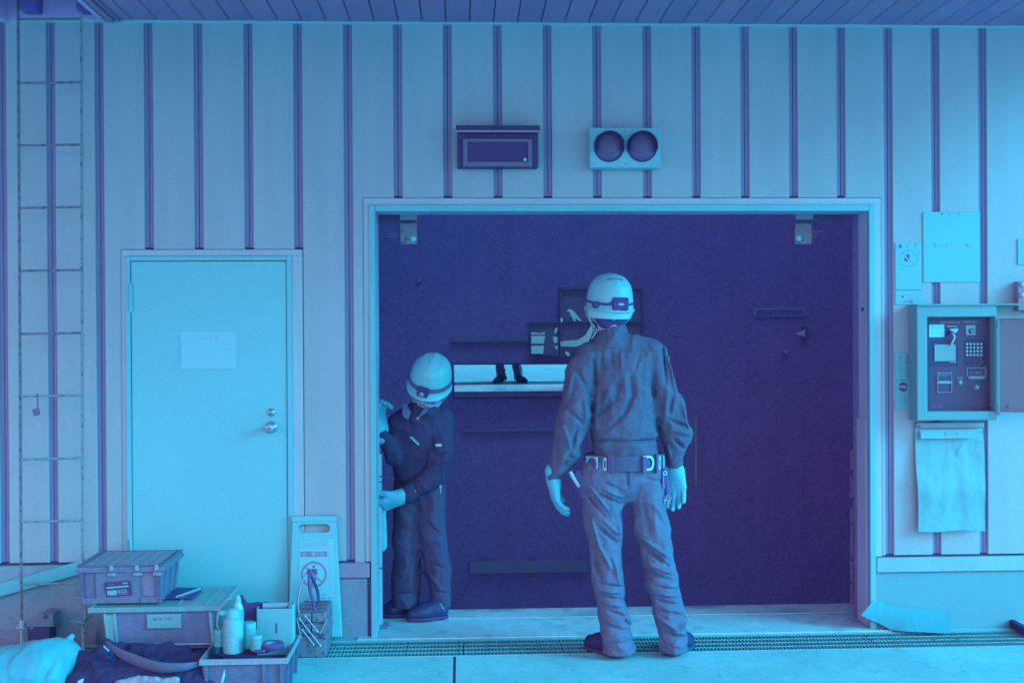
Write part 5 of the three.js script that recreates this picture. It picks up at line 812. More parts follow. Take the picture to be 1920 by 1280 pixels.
{ // caution sign leaning on the wall
  const zB = 0.05, zT = 0.02, c = z => z, pt = (px, py) => { const v = (py - 967) / 227, q = P(px, py, lerp(zT, zB, v)); return [q.x, q.y]; };
  const t = thing('caution_sign', 'white folding floor sign with a no-pedestrian symbol leaning beside the door', 'sign', V(pt(590, 1193)[0], 0, 0.04));
  const tl = pt(548, 974), tr = pt(630, 974), br = pt(641, 1193), bl = pt(540, 1193), s0 = pt(559, 983), s1 = pt(618, 997);
  const slot = []; const R = (s0[1] - s1[1]) / 2, cy = (s0[1] + s1[1]) / 2; for (let i = 0; i <= 12; i++) { const a = Math.PI / 2 + Math.PI * i / 12; slot.push([s0[0] + R + R * Math.cos(a), cy + R * Math.sin(a)]); } for (let i = 0; i <= 12; i++) { const a = -Math.PI / 2 + Math.PI * i / 12; slot.push([s1[0] - R + R * Math.cos(a), cy + R * Math.sin(a)]); }
  const lean = g => { const p = g.attributes.position; for (let i = 0; i < p.count; i++) p.setZ(i, p.getZ(i) + lerp(zB, zT, (p.getY(i) - bl[1]) / (tl[1] - bl[1]))); g.computeVertexNormals(); return g; };
  const wm = M(0.93, { tex: 'smooth', r: 0.45, m: 0.8, g: 0.93 });
  part('front_panel', lean(poly([bl, br, tr, tl], 0.0, 0.012, 0.003, [slot])), wm, t);
  const a = pt(546.5, 967), b = pt(632, 977); part('top_bar', box(a[0], b[0], b[1], a[1], zT - 0.014, zT + 0.017, 0.004), wm, t);
  part('rear_panel', lean(poly([bl, br, tr, tl].map(q => [q[0], q[1]]), -0.02, 0.01, 0.003, [slot])), M(0.7), t);
  part('hollow', box(s0[0] - 0.01, s1[0] + 0.01, s1[1] - 0.005, s0[1] + 0.005, zT - 0.026, zT - 0.0215), M(0.4, { tex: 'paint' }), t);
  const A = [560, 1010], B = [626, 1190], fa = pt(...A), fb = pt(...B), W = fb[0] - fa[0], Hh = fa[1] - fb[1];
  const tx = panel(W, Hh, 1900, (g, w, h) => {
    const X = p => (p - A[0]) / (B[0] - A[0]) * w, Y = p => (p - A[1]) / (B[1] - A[1]) * h; g.fillStyle = css(0.93); g.fillRect(0, 0, w, h);
    g.strokeStyle = css(0.45); g.lineWidth = 3; g.strokeRect(X(561.5), Y(1012), X(615) - X(561.5), Y(1027) - Y(1012)); g.beginPath(); g.moveTo(X(561.5), Y(1030)); g.lineTo(X(559), Y(1100)); g.stroke(); g.beginPath(); g.moveTo(X(616), Y(1030)); g.lineTo(X(622), Y(1112)); g.stroke();
    g.font = `bold ${Y(1026) - Y(1014)}px sans-serif`; g.textBaseline = 'middle'; g.save(); g.translate(X(565), Y(1020)); g.scale((X(613) - X(565)) / g.measureText('CAUTION').width, 1); g.lineWidth = 3; g.strokeText('CAUTION', 0, 0); g.restore();
    [[563.5, 580], [581, 595], [597, 612.5]].forEach(([a, b], i) => { g.fillStyle = css(0.42); g.fillRect(X(563.5), Y(1033), X(612.5) - X(563.5), 1); g.fillRect(X(a), Y(1033), X(b) - X(a) + 6, Y(1043) - Y(1033)); kana(g, ['点', '検', '中'][i], X(a + 3), Y(1034), Y(1042) - Y(1034), 0, css(0.93), 3.4); });
    g.strokeStyle = css(0.43); g.lineWidth = X(4.4) - X(0); g.beginPath(); g.arc(X(588.5), Y(1076), X(611) - X(588.5), 0, 7); g.stroke();
    g.fillStyle = css(0.16); g.beginPath(); g.arc(X(588.5), Y(1061.5), X(2.5) - X(0), 0, 7); g.fill(); g.fillRect(X(584), Y(1065.5), X(593.5) - X(584), Y(1078) - Y(1065.5)); g.fillRect(X(581.8), Y(1066), X(583.4) - X(581.8), Y(1077) - Y(1066)); g.fillRect(X(594.2), Y(1066), X(595.6) - X(594.2), Y(1077) - Y(1066)); g.fillRect(X(584.6), Y(1078), X(587.6) - X(584.6), Y(1093) - Y(1078)); g.fillRect(X(589.6), Y(1078), X(592.6) - X(589.6), Y(1093) - Y(1078));
    g.lineWidth = X(3.4) - X(0); g.beginPath(); g.moveTo(X(574), Y(1063)); g.lineTo(X(603), Y(1090)); g.stroke();
    kana(g, '立入口工', X(565), Y(1112), Y(1122) - Y(1112), X(12.5) - X(0), css(0.4), 5); kana(g, '工', X(612), Y(1118), Y(1131) - Y(1118), 0, css(0.3), 5); g.strokeStyle = css(0.6); g.lineWidth = 2; g.beginPath(); g.moveTo(X(600), Y(1139)); g.lineTo(X(622), Y(1139)); g.stroke(); kana(g, '中工業図', X(603), Y(1162), Y(1169) - Y(1162), X(5.2) - X(0), css(0.25), 3.6);
  });
  const zz = y => lerp(zB, zT, (y - bl[1]) / (tl[1] - bl[1])) + 0.0128, pg = new THREE.PlaneGeometry(W, Hh, 1, 6).translate((fa[0] + fb[0]) / 2, (fa[1] + fb[1]) / 2, 0), pp = pg.attributes.position; for (let i = 0; i < pp.count; i++) pp.setZ(i, zz(pp.getY(i)));
  part('printed_face', pg, printed(tx, 0.5, 0.95), t);
}
{ // white bag, lower left
  const z = 0.78, J = (x, y, d = 0) => P(x, y, z + d), t = thing('white_bag', 'bulging white plastic bag at the lower left corner', 'bag', V(P(60, 1250, z).x, 0, z));
  const L = [bone(J(20, 1275, 0), J(80, 1262, 0), 0.13, 0.13, 0.9, 0.06), bone(J(80, 1255, 0.02), J(118, 1232, -0.03), 0.105, 0.055, 0.8, 0.05), bone(J(60, 1235), J(130, 1218, -0.04), 0.055, 0.03, 1.0, 0.05), bone(J(-40, 1285), J(20, 1275), 0.12, 0.12, 0.9, 0.06), bone(J(122, 1207, -0.04), J(135, 1192, -0.05), 0.012, 0.006, 0.6, 0.012)], [lo, hi] = bounds(L, 0.03); lo.y = Math.max(lo.y, 0.0);
  const C = [crease(J(80, 1280, 0.12), J(100, 1220, 0.07), 0.016, -0.011), crease(J(66, 1285, 0.13), J(92, 1248, 0.1), 0.012, -0.012), crease(J(128, 1205, 0.0), J(126, 1240, 0.03), 0.012, -0.006)];
  part('bag_skin', skin((x, y, zz) => Math.max(limbs(L, x, y, zz) + 0.007 * NZ.noise(x * 9, y * 9, zz * 9) + 0.0025 * NZ.noise(x * 30, y * 24, zz * 30) - 0.007 * ridge(x * 5 + 2, y * 6, zz * 5) - 0.003 * ridge(x * 13, y * 13, zz * 13) - creases(C, x, y, zz), 0.003 - y), lo, hi, 0.0055), M(1.0, { r: 0.4, tex: 'paint', m: 0.3, g: 0.56, c: [0.8, 1.05, 1.15] }), t);
}
{ // black work bag with a broad strap
  const z = 0.82, J = (x, y, d = 0) => P(x, y, z + d), t = thing('black_bag', 'soft black work bag with a sagging grey strap in front of the clear bin', 'bag', V(P(280, 1270, z).x, 0, z));
  const L = [bone(J(215, 1290), J(380, 1290), 0.1, 0.1, 1.0, 0.04), bone(J(185, 1250, -0.06), J(200, 1208, -0.1), 0.06, 0.016, 0.9, 0.04), bone(J(170, 1270, -0.03), J(150, 1225, -0.06), 0.06, 0.012, 0.8, 0.04), bone(J(200, 1215, -0.12), J(390, 1232, -0.12), 0.02, 0.02, 0.6, 0.03), bone(J(250, 1220, -0.1), J(350, 1216, -0.1), 0.022, 0.016, 0.6, 0.03), bone(J(240, 1260, -0.07), J(370, 1250, -0.07), 0.05, 0.05, 0.8, 0.04), bone(J(380, 1262), J(405, 1250, -0.05), 0.05, 0.04, 0.8, 0.04), bone(J(150, 1282), J(200, 1270), 0.06, 0.06, 0.8, 0.04)], [lo, hi] = bounds(L, 0.03); lo.y = Math.max(0, lo.y);
  const C = [crease(J(160, 1265, 0.06), J(196, 1205, -0.05), 0.01, 0.006), crease(J(230, 1275, 0.1), J(330, 1292, 0.1), 0.02, -0.012), crease(J(225, 1225, 0), J(300, 1240, 0), 0.014, -0.01), crease(J(165, 1235, 0), J(185, 1255, 0.06), 0.012, 0.006)];
  part('bag_body', skin((x, y, zz) => Math.max(limbs(L, x, y, zz) + 0.009 * NZ.noise(x * 14, y * 14, zz * 14) + 0.004 * NZ.noise(x * 34, y * 40, zz * 34) - 0.011 * ridge(x * 8, y * 8, zz * 8) - 0.006 * ridge(x * 19, y * 21, zz * 19) - creases(C, x, y, zz), 0.003 - y), lo, hi, 0.007), M(0.02, { c: [0.8, 1.1, 0.95], tex: 'cloth', r: 0.8, m: 1.2, g: 0.72, bump: 'weave', bs: 0.0015 }), t);
  const pts = [J(200, 1205, -0.03), J(222, 1222, 0.02), J(258, 1238, 0.06), J(300, 1250, 0.09), J(345, 1249, 0.09), J(385, 1241, 0.05)], cv = new THREE.CatmullRomCurve3(pts), q = [], idx = [], n = 40;
  for (let i = 0; i <= n; i++) { const c = cv.getPoint(i / n), wv = 0.013 + 0.014 * Math.sin(Math.PI * clamp(i / n * 1.05, 0, 1)), e = V(0.15, 0.9, 0.35).normalize(), f = V(0, -0.35, 0.94); for (const [a, b] of [[-1, 0], [0, 0.006], [1, 0], [1, -0.006], [0, -0.004], [-1, -0.006]]) { const v = c.clone().addScaledVector(e, a * wv).addScaledVector(f, b + 0.006); q.push(v.x, v.y, v.z); } }
  for (let i = 0; i < n; i++) for (let k = 0; k < 6; k++) { const a = i * 6 + k, b = i * 6 + (k + 1) % 6; idx.push(a, b, a + 6, b, b + 6, a + 6); }
  const g = new THREE.BufferGeometry(); g.setAttribute('position', new THREE.Float32BufferAttribute(q, 3)); g.setAttribute('uv', new THREE.Float32BufferAttribute(new Float32Array(q.length / 3 * 2), 2)); g.setIndex(idx); g.computeVertexNormals();
  part('strap', g, M(0.26, { tex: 'cloth', r: 0.7, m: 1.2, c: [0.85, 1.1, 1], side: THREE.DoubleSide }), t);
  const bk = J(197, 1216, 0.03); part('buckle', rod(J(194, 1211, 0.02), J(203, 1220, 0.04), 0.0035), M(0.7), t);
  const s = thing('silver_wrap', 'crumpled pale plastic wrap at the bottom edge under the strap of the black bag', 'wrap', J(275, 1275, 0.14)), K = (x, y, d) => P(x, y, z + 0.1 + d), S = [bone(K(222, 1279, 0), K(330, 1276, 0.02), 0.014, 0.016, 0.8, 0.02), bone(K(250, 1275, 0.0), K(290, 1272, 0.02), 0.012, 0.012, 0.8, 0.02), bone(K(220, 1296, 0), K(330, 1292, 0), 0.03, 0.03, 0.7, 0.02)], [a, b] = bounds(S, 0.02);
  part('wrap', skin((x, y, zz) => limbs(S, x, y, zz) + 0.008 * NZ.noise(x * 40, y * 34, zz * 40), a, b, 0.004), M(0.62, { r: 0.3, tex: 'plastic', m: 0.1 }), s);
  const tg = thing('paper_tag', 'narrow bright paper tag standing at the bottom edge right of the black bag', 'tag', J(419, 1270, 0.11)); part('tag', poly([[0, 0], [0.008, 0.0], [0.018, 0.03], [0.014, 0.055]], 0, 0.002).translate(J(414, 1279, 0.12).x, J(414, 1279, 0.12).y, z + 0.12), M(0.95), tg);
  const tg2 = thing('paper_tag', 'small bright flap at the bottom edge between the white bag and the black bag', 'tag', J(148, 1275, 0.1)); part('tag', poly([[0, 0], [0.024, 0.0], [0.03, 0.022], [0.01, 0.014]], 0, 0.003).translate(J(143, 1281, 0.13).x, J(143, 1281, 0.13).y, z + 0.13), M(0.97), tg2);
}
// ================= PEOPLE =================
const clothes = (t, o = {}) => M(t, { tex: 'cloth', r: 0.75, m: 1.2, spec: 0.35, c: [0.8, 1.12, 1.12], ...o });
const GLOVE = M(0.99, { g: 0.93, c: [0.85, 1, 1.12], r: 0.75, tex: 'cloth', m: 0.12, bump: 'weave', bs: 0.001 }), SKIN = M(0.62, { r: 0.55 }), HELM = M(0.93, { g: 0.88, r: 0.28, tex: 'paint', m: 0.5, spec: 0.5 });
// right, up, back axes and origin of a head -> matrix
function headFrame(o, face, up) {
  const back = face.clone().normalize().negate(), r = up.clone().cross(back).normalize(), u = back.clone().cross(r);
  return new THREE.Matrix4().makeBasis(r, u, back).setPosition(o);
}
const hp = (m, x, y, z) => V(x, y, z).applyMatrix4(m);
function headBones(m, b) {
  const q = (a, c, ra, rb, k = 0.02) => b.push(bone(hp(m, ...a), hp(m, ...c), ra, rb, 1, k));
  q([0, 0.0, 0.02], [0, 0.01, -0.02], 0.084, 0.082, 0.02); q([0, -0.05, -0.03], [0, -0.098, -0.05], 0.062, 0.036); q([0, -0.028, -0.092], [0, -0.058, -0.108], 0.009, 0.014, 0.012);
  q([-0.05, -0.05, -0.052], [0.05, -0.05, -0.052], 0.03, 0.03); q([-0.022, -0.085, -0.082], [0.022, -0.085, -0.082], 0.012, 0.012, 0.012); q([-0.03, -0.018, -0.088], [0.03, -0.018, -0.088], 0.01, 0.01, 0.01);
  for (const s of [-1, 1]) q([s * 0.084, -0.03, 0.008], [s * 0.086, -0.058, 0.0], 0.015, 0.009, 0.008);
  q([0, -0.08, 0.02], [0, -0.15, 0.03], 0.053, 0.05, 0.03);
}
function helmet(t, m, lampFront) {
  const put = g => g.applyMatrix4(m), Z = 1.2;
  const pr = [[0.0001, 0.152], [0.03, 0.1495], [0.058, 0.14], [0.08, 0.122], [0.096, 0.096], [0.104, 0.062], [0.108, 0.026], [0.1095, 0.004], [0.1145, -0.008], [0.1175, -0.014], [0.117, -0.018], [0.111, -0.016], [0.104, -0.004]];
  const sp = new THREE.SplineCurve(pr.map(p => new THREE.Vector2(...p))).getPoints(46), g = new THREE.LatheGeometry(sp, 64).scale(1, 1, Z), p = g.attributes.position;
  for (let i = 0; i < p.count; i++) {
    let x = p.getX(i), y = p.getY(i), z = p.getZ(i);
    const ridge = 0.004 * Math.exp(-((x / 0.022) ** 2)) * clamp((y - 0.03) / 0.06, 0, 1) + 0.0025 * Math.exp(-(((Math.abs(x) - 0.05) / 0.01) ** 2)) * clamp((y - 0.05) / 0.04, 0, 1) * (z > -0.06 ? 1 : 0);
    y += ridge; if (y < 0.012 && z < 0) { z *= 1 + 0.1 * clamp((0.012 - y) / 0.024, 0, 1) * clamp(-z / 0.1, 0, 1); y -= 0.004 * clamp(-z / 0.13, 0, 1); }
    p.setXYZ(i, x, y, z);
  }
  g.computeVertexNormals();
  const hm = part('helmet', put(g), HELM, t);
  const hb = [[0.106, -0.012], [0.106, -0.024], [0.098, -0.052], [0.094, -0.053], [0.1, -0.024], [0.1, -0.012]].map(q => new THREE.Vector2(...q));
  part('head_band', put(new THREE.LatheGeometry(hb, 40, Math.PI * 1.5, Math.PI).scale(1, 1, 1.12)), M(0.86, { r: 0.4, side: THREE.DoubleSide }), hm);
  const dk = M(0.02, { r: 0.6, g: 0.9 }), band = (yf, yb, h, m2, n, R0 = 0.112) => { const ng = 72, pos = [], idx = []; for (let i = 0; i <= ng; i++) { const a = i / ng * 2 * Math.PI, y = lerp(yb, yf, (1 - Math.cos(a)) / 2); for (const [dy, dr] of [[-h / 2, 0], [-h / 2, 0.003], [h / 2, 0.0026], [h / 2, -0.0004]]) { const yy = y + dy, R = lerp(0.1085, 0.096, clamp((yy - 0.02) / 0.075, 0, 1)) + 0.0012 + dr; pos.push(Math.sin(a) * R, yy, Math.cos(a) * R * Z); } } for (let i = 0; i < ng; i++) for (let k = 0; k < 3; k++) { const c = i * 4 + k; idx.push(c, c + 4, c + 1, c + 1, c + 4, c + 5); } const q = new THREE.BufferGeometry(); q.setAttribute('position', new THREE.Float32BufferAttribute(pos, 3)); q.setAttribute('uv', new THREE.Float32BufferAttribute(new Float32Array(pos.length / 3 * 2), 2)); q.setIndex(idx); q.computeVertexNormals(); m2.side = THREE.DoubleSide; return part(n, put(q), m2, hm); };
  if (lampFront) {
    band(0.028, 0.03, 0.022, M(0.22, { tex: 'cloth', m: 0.05, side: THREE.DoubleSide }), 'lamp_strap');
    part('lamp_body', put(box(-0.03, 0.03, -0.002, 0.05, -0.152, -0.128, 0.006)), dk, hm); const ln = part('lamp_lens', put(lathe([[0.013, 0], [0.012, 0.004], [0.007, 0.006], [0, 0.0065]], 0, 0, 0, 20).rotateX(-Math.PI / 2).translate(0.002, 0.014, -0.152)), M(0.6, { r: 0.2, metal: 0.4 }), hm);
    for (let i = 0; i < 3; i++) part('vent', put(box(-0.017 + i * 0.013, -0.007 + i * 0.013, 0.088, 0.093, -0.128 + 0.011, -0.1, 0.001)), M(0.06), hm);
  } else {
    band(0.03, 0.016, 0.011, M(0.06, { side: THREE.DoubleSide }), 'lamp_strap');
    part('battery_pack', put(box(-0.02, 0.056, -0.01, 0.05, 0.112, 0.142, 0.008)), dk, hm); part('pack_badge', put(new THREE.CylinderGeometry(0.011, 0.011, 0.002, 20).scale(1.25, 1, 0.5).rotateX(Math.PI / 2).translate(0.019, 0.02, 0.143)), M(0.7), hm);
    part('pack_wing', put(poly([[-0.062, 0.014], [-0.03, 0.026], [-0.016, 0.04], [-0.016, 0.03], [-0.034, 0.014], [-0.058, 0.01]], 0.1, 0.028, 0.002)), dk, hm);
    part('strap_clip', put(new THREE.CapsuleGeometry(0.016, 0.03, 6, 12).rotateZ(Math.PI / 2).rotateY(0.9).translate(-0.084, 0.012, 0.084)), dk, hm);
    for (let i = 0; i < 6; i++) part('vent', put(box(-0.036 + i * 0.0125, -0.028 + i * 0.0125, 0.1285 + (i > 0 && i < 5 ? 0.003 : 0), 0.1325 + (i > 0 && i < 5 ? 0.003 : 0), 0.078, 0.0905, 0.001)), M(0.06), hm);
  }
  // chin straps
  const cs = M(0.8, { r: 0.6 });
  for (const s of [-1, 1]) for (const z of [-0.05, 0.04]) part('chin_strap', tube([hp(m, s * 0.102, -0.01, z), hp(m, s * 0.098, -0.045, z * 0.6), hp(m, s * 0.084, -0.075, -0.012 + z * 0.15)], 0.0042, 14, 6), cs, hm);
  part('chin_strap', tube([hp(m, -0.084, -0.075, -0.012), hp(m, -0.06, -0.115, -0.04), hp(m, 0, -0.142, -0.055), hp(m, 0.06, -0.115, -0.04), hp(m, 0.084, -0.075, -0.012)], 0.0042, 24, 6), cs, hm);
  return hm;
}
function faceParts(t, m) {
  for (const s of [-1, 1]) { part('eye', new THREE.SphereGeometry(0.012, 14, 10).translate(s * 0.032, -0.03, -0.083).applyMatrix4(m), M(0.85, { r: 0.2 }), t); part('pupil', new THREE.SphereGeometry(0.0055, 10, 8).translate(s * 0.032, -0.031, -0.0915).applyMatrix4(m), M(0.02, { r: 0.2 }), t); }
  part('mouth', new THREE.CapsuleGeometry(0.0035, 0.034, 4, 8).rotateZ(Math.PI / 2).scale(1, 1, 0.8).translate(0, -0.086, -0.0945).applyMatrix4(m), M(0.35), t);
}
function hair(t, m) { const L = [bone(hp(m, -0.03, -0.02, 0.035), hp(m, 0.03, -0.02, 0.035), 0.056, 0.056, 1, 0.02), bone(hp(m, -0.032, -0.066, 0.048), hp(m, 0.032, -0.066, 0.048), 0.03, 0.03, 1, 0.03), bone(hp(m, -0.016, -0.085, 0.05), hp(m, 0.016, -0.085, 0.05), 0.024, 0.024, 1, 0.03)], [a, b] = bounds(L, 0.02); part('hair', skin((x, y, z) => limbs(L, x, y, z) + 0.002 * NZ.noise(x * 120, y * 60, z * 120), a, b, 0.005), M(0.0, { r: 0.6, g: 0.8 }), t); }
// gloved hand: wrist, direction of the fingers, side of the thumb, curl of the fingers, spread
function glove(t, wrist, dir, thumb, o = {}) {
  const s = o.s ?? 1, u = dir.clone().normalize(), n = u.clone().cross(thumb).normalize(), v = n.clone().cross(u).normalize().multiplyScalar(1), curl = o.curl ?? 0.35, spread = o.spread ?? 0.06;
  const at = (a, b, c) => wrist.clone().addScaledVector(u, a * s).addScaledVector(v, b * s).addScaledVector(n, c * s), B = [], push = (a, b, ra, rb, k = 0.006) => B.push(bone(a, b, ra * s, rb * s, 1, k * s));
  push(at(-0.035, 0, 0), at(0.015, 0, 0), 0.034, 0.029, 0.02);
  const kn = [0.031, 0.0105, -0.0105, -0.03], ln = [0.92, 1.02, 0.95, 0.78];
  for (let i = 0; i < 4; i++) {
    push(at(0.012, kn[i] * 0.6, 0), at(0.088 - Math.abs(i - 1) * 0.005, kn[i], 0), 0.021, 0.0145, 0.018);
    let p = at(0.088 - Math.abs(i - 1) * 0.005, kn[i], 0), a = curl * (0.5 + 0.14 * i + (o.wave ?? 0) * Math.sin(i * 2.1)), side = spread * (1.5 - i);
    for (const L of [0.042, 0.027, 0.022]) { const d = u.clone().multiplyScalar(Math.cos(a)).addScaledVector(n, Math.sin(a)).addScaledVector(v, side), q = p.clone().addScaledVector(d, L * ln[i] * s); push(p, q, L > 0.04 ? 0.0112 : 0.0103, L > 0.025 ? 0.0103 : 0.0092, L > 0.04 ? 0.007 : 0.002); p = q; a += curl * 0.9; }
  }
  let p = at(0.028, 0.026, 0.004), q = at(0.058, 0.05, 0.014); push(p, q, 0.0165, 0.0135, 0.016); p = q; q = at(0.09, 0.056, 0.024 + 0.01 * curl); push(p, q, 0.013, 0.0115, 0.003); push(q, at(0.112, 0.052, 0.034 + 0.016 * curl), 0.0115, 0.0095, 0.003);
  const [lo, hi] = bounds(B, 0.012);
  return part('glove', skin((x, y, z) => limbs(B, x, y, z) + 0.0012 * NZ.noise(x * 90, y * 90, z * 90), lo, hi, 0.0033), GLOVE, t);
}
function shoe(t, heel, toe, mat, sole, h = 0.075) {
  const d = toe.clone().sub(heel), L = d.length(); d.normalize(); const at = (a, y) => heel.clone().addScaledVector(d, a * L).add(V(0, y, 0));
  const B = [bone(at(0.1, 0.04), at(0.62, 0.034), 0.037, 0.043, 1, 0.03), bone(at(0.62, 0.034), at(0.88, 0.03), 0.043, 0.036, 1, 0.03), bone(at(0.14, 0.05), at(0.2, h), 0.036, 0.038, 1, 0.03), bone(at(0.3, 0.06), at(0.6, 0.045), 0.034, 0.03, 1, 0.04)], [lo, hi] = bounds(B, 0.02);
  const s = part('shoe', skin((x, y, z) => Math.max(limbs(B, x, y, z) + 0.002 * NZ.noise(x * 40, y * 40, z * 40), heel.y + 0.016 - y), lo, hi, 0.005), mat, t);
  const S = [bone(at(0.1, 0.01), at(0.62, 0.01), 0.04, 0.047, 1, 0.03), bone(at(0.62, 0.01), at(0.88, 0.01), 0.047, 0.039, 1, 0.03)], [a, b] = bounds(S, 0.02);
  part('sole', skin((x, y, z) => Math.max(limbs(S, x, y, z), heel.y + 0.001 - y, y - heel.y - 0.019), a, b, 0.004), sole, s);
  part('lace', [0.42, 0.5, 0.58].map(k => { const c = at(k, 0.082 - (k - 0.42) * 0.12), w = V(-d.z, 0, d.x); return tube([c.clone().addScaledVector(w, -0.03).add(V(0, -0.016, 0)), c, c.clone().addScaledVector(w, 0.03).add(V(0, -0.016, 0))], 0.0028, 8, 6); }), M(0.5), s);
}
// ---- the worker seen from behind
{
  const zA = 0.42, s = mpp(zA), J = (x, y, d = 0) => P(x, y, zA + d), foot = G(1207, 1228);
  const t = thing('person', 'person in white helmet, dark workwear and white gloves standing with back turned before the doorway', 'person', V(foot.x, 0, foot.z), 'workers at the doorway');
  const b = (p, q, r1, r2, fz = 1, k = 0.03) => bone(J(...p), J(...q), r1 * s, r2 * s, fz, k);
  const hm = headFrame(J(1143, 574, -0.03), V(-0.12, 0.1, -1), V(0.02, 1, -0.06));
  // body: one skin from head to ankles
  const body = [b([1148, 600, -0.02], [1152, 655, -0.02], 24, 20), b([1168, 700, -0.01], [1168, 800, 0], 44, 42, 0.5), b([1168, 830, 0], [1168, 880, 0], 44, 50, 0.56), b([1108, 682, 0], [1222, 678, 0], 15, 15), b([1092, 692, 0], [1077, 785, 0.02], 15, 13), b([1077, 785, 0.02], [1041, 888, -0.012], 13, 9), b([1228, 688, 0], [1260, 790, 0.0], 15, 13), b([1260, 790, 0.0], [1266, 872, -0.03], 13, 9),
    b([1138, 890, 0], [1138, 1030, 0], 30, 20), b([1138, 1030, 0], [1155, 1200, 0], 20, 12), b([1204, 890, 0], [1232, 1030, 0], 30, 20), b([1232, 1030, 0], [1262, 1195, 0], 20, 12)];
  headBones(hm, body);
  const [lo, hi] = bounds(body, 0.02); part('body', skin((x, y, z) => limbs(body, x, y, z), lo, hi, 0.0075), SKIN, t);
  faceParts(t, hm); hair(t, hm); helmet(t, hm, false);
  // jacket
  const jk = [b([1172, 700, 0], [1172, 770, 0], 60, 60, 0.64, 0.03), b([1172, 770, 0], [1171, 818, 0.005], 60, 61, 0.68, 0.03), b([1172, 838, 0], [1173, 858, 0], 57, 60, 0.7, 0.012), b([1108, 672, 0], [1222, 664, 0], 27, 27, 0.95, 0.03), b([1112, 668, 0], [1144, 648, 0.0], 20, 26, 0.9, 0.03), b([1222, 662, 0], [1165, 646, 0.0], 20, 26, 0.9, 0.03), b([1146, 645, -0.005], [1149, 624, -0.014], 34, 28, 0.95, 0.006)], ja = [
    b([1092, 692, 0], [1077, 780, 0.02], 28, 30, 1, 0.018), b([1077, 780, 0.02], [1062, 846, 0.01], 31, 26, 1, 0.02), b([1062, 846, 0.01], [1040, 888, -0.01], 26, 15, 1, 0.02), b([1228, 688, 0], [1256, 770, 0.0], 28, 29, 1, 0.018), b([1256, 770, 0.0], [1267, 812, -0.01], 29, 27, 1, 0.02), b([1267, 812, -0.01], [1266, 870, -0.03], 27, 14, 1, 0.02)];
  const yH = J(1172, 858).y, F = (a, c, w, amp) => crease(J(...a), J(...c), w, amp, zA - 0.01);
  const jc = [F([1177, 700], [1182, 738], 0.011, -0.011), F([1182, 738], [1166, 770], 0.012, -0.012), F([1166, 770], [1138, 800], 0.012, -0.009), F([1191, 712], [1194, 750], 0.012, 0.006), F([1165, 702], [1170, 745], 0.012, 0.008), F([1157, 712], [1151, 745], 0.01, -0.009), F([1151, 745], [1118, 776], 0.012, -0.01), F([1140, 720], [1128, 760], 0.012, 0.007), F([1126, 664], [1125, 692], 0.007, -0.008), F([1110, 668], [1116, 720], 0.008, -0.008), F([1118, 720], [1112, 800], 0.01, 0.006), F([1195, 664], [1182, 700], 0.008, -0.007), F([1142, 662], [1146, 690], 0.008, -0.006), F([1160, 662], [1160, 690], 0.007, 0.006), F([1210, 664], [1205, 730], 0.012, 0.006), F([1222, 680], [1222, 770], 0.01, -0.005),
    F([1096, 655], [1242, 655], 0.0045, -0.004), F([1108, 824], [1236, 824], 0.006, -0.011), F([1112, 812], [1140, 816], 0.01, 0.007), F([1200, 816], [1234, 812], 0.01, 0.008), F([1105, 795], [1150, 812], 0.012, 0.005),
    F([1241, 650], [1245, 715], 0.007, -0.01), F([1252, 668], [1262, 730], 0.008, 0.009), F([1262, 690], [1272, 740], 0.007, -0.009), F([1246, 725], [1240, 800], 0.009, 0.007), F([1258, 738], [1250, 770], 0.008, -0.008), F([1274, 745], [1284, 790], 0.009, 0.009), F([1256, 788], [1286, 800], 0.008, -0.012), F([1260, 806], [1292, 812], 0.008, 0.009), F([1262, 822], [1280, 840], 0.008, -0.01), F([1250, 835], [1258, 862], 0.007, 0.007),
    F([1076, 688], [1106, 742], 0.01, -0.008), F([1070, 700], [1060, 745], 0.01, 0.008), F([1090, 720], [1096, 780], 0.01, 0.007), F([1062, 765], [1086, 790], 0.009, -0.008), F([1052, 795], [1072, 850], 0.01, 0.008), F([1078, 800], [1066, 852], 0.009, -0.009), F([1044, 815], [1040, 862], 0.009, -0.007), F([1058, 840], [1046, 876], 0.007, 0.007)];
  const fold = (x, y, z, a) => a * (0.0035 * NZ.noise(x * 13 + y * 5, y * 6, z * 13) + 0.0015 * NZ.noise(x * 34, y * 16, z * 34) + 0.0022 - 0.005 * ridge(x * 10 - y * 3.5, y * 5 + x * 3, z * 7) - 0.0025 * ridge(x * 17 + y * 8 + 5, y * 11 - x * 5, z * 14));
  const join2 = (p, q, k) => { const h = clamp(0.5 + 0.5 * (q - p) / k, 0, 1); return lerp(q, p, h) - k * h * (1 - h); };
  let [l2, h2] = bounds([...jk, ...ja], 0.03); const jm = clothes(0.31, { g: 0.68, bump: 'weave', bs: 0.0008 });
  const jacket = part('jacket', skin((x, y, z) => { let d = limbs(jk, x, y, z), e = limbs(ja, x, y, z), q = 0; if (Math.min(d, e) < 0.04) q = fold(x, y, z, 1.9) - 1.9 * creases(jc, x, y, z); return join2(Math.max(d + q, yH - y), e + q, y > J(0, 720).y ? 0.025 : 0.006); }, l2, h2, 0.0052), jm, t);
  for (const [p, q, r] of [[[1043, 879, -0.01], [1038, 891, -0.013], 16], [[1266, 862, -0.027], [1266, 876, -0.03], 15.5]]) part('cuff', rod(J(...p), J(...q), r * s, 20, r * s * 0.95), jm, jacket);
  part('cuff_button', new THREE.SphereGeometry(0.006, 10, 8).scale(1, 1, 0.5).translate(J(1039, 886, 0.03).x, J(1039, 886, 0.03).y, zA + 0.028), M(0.6), jacket);
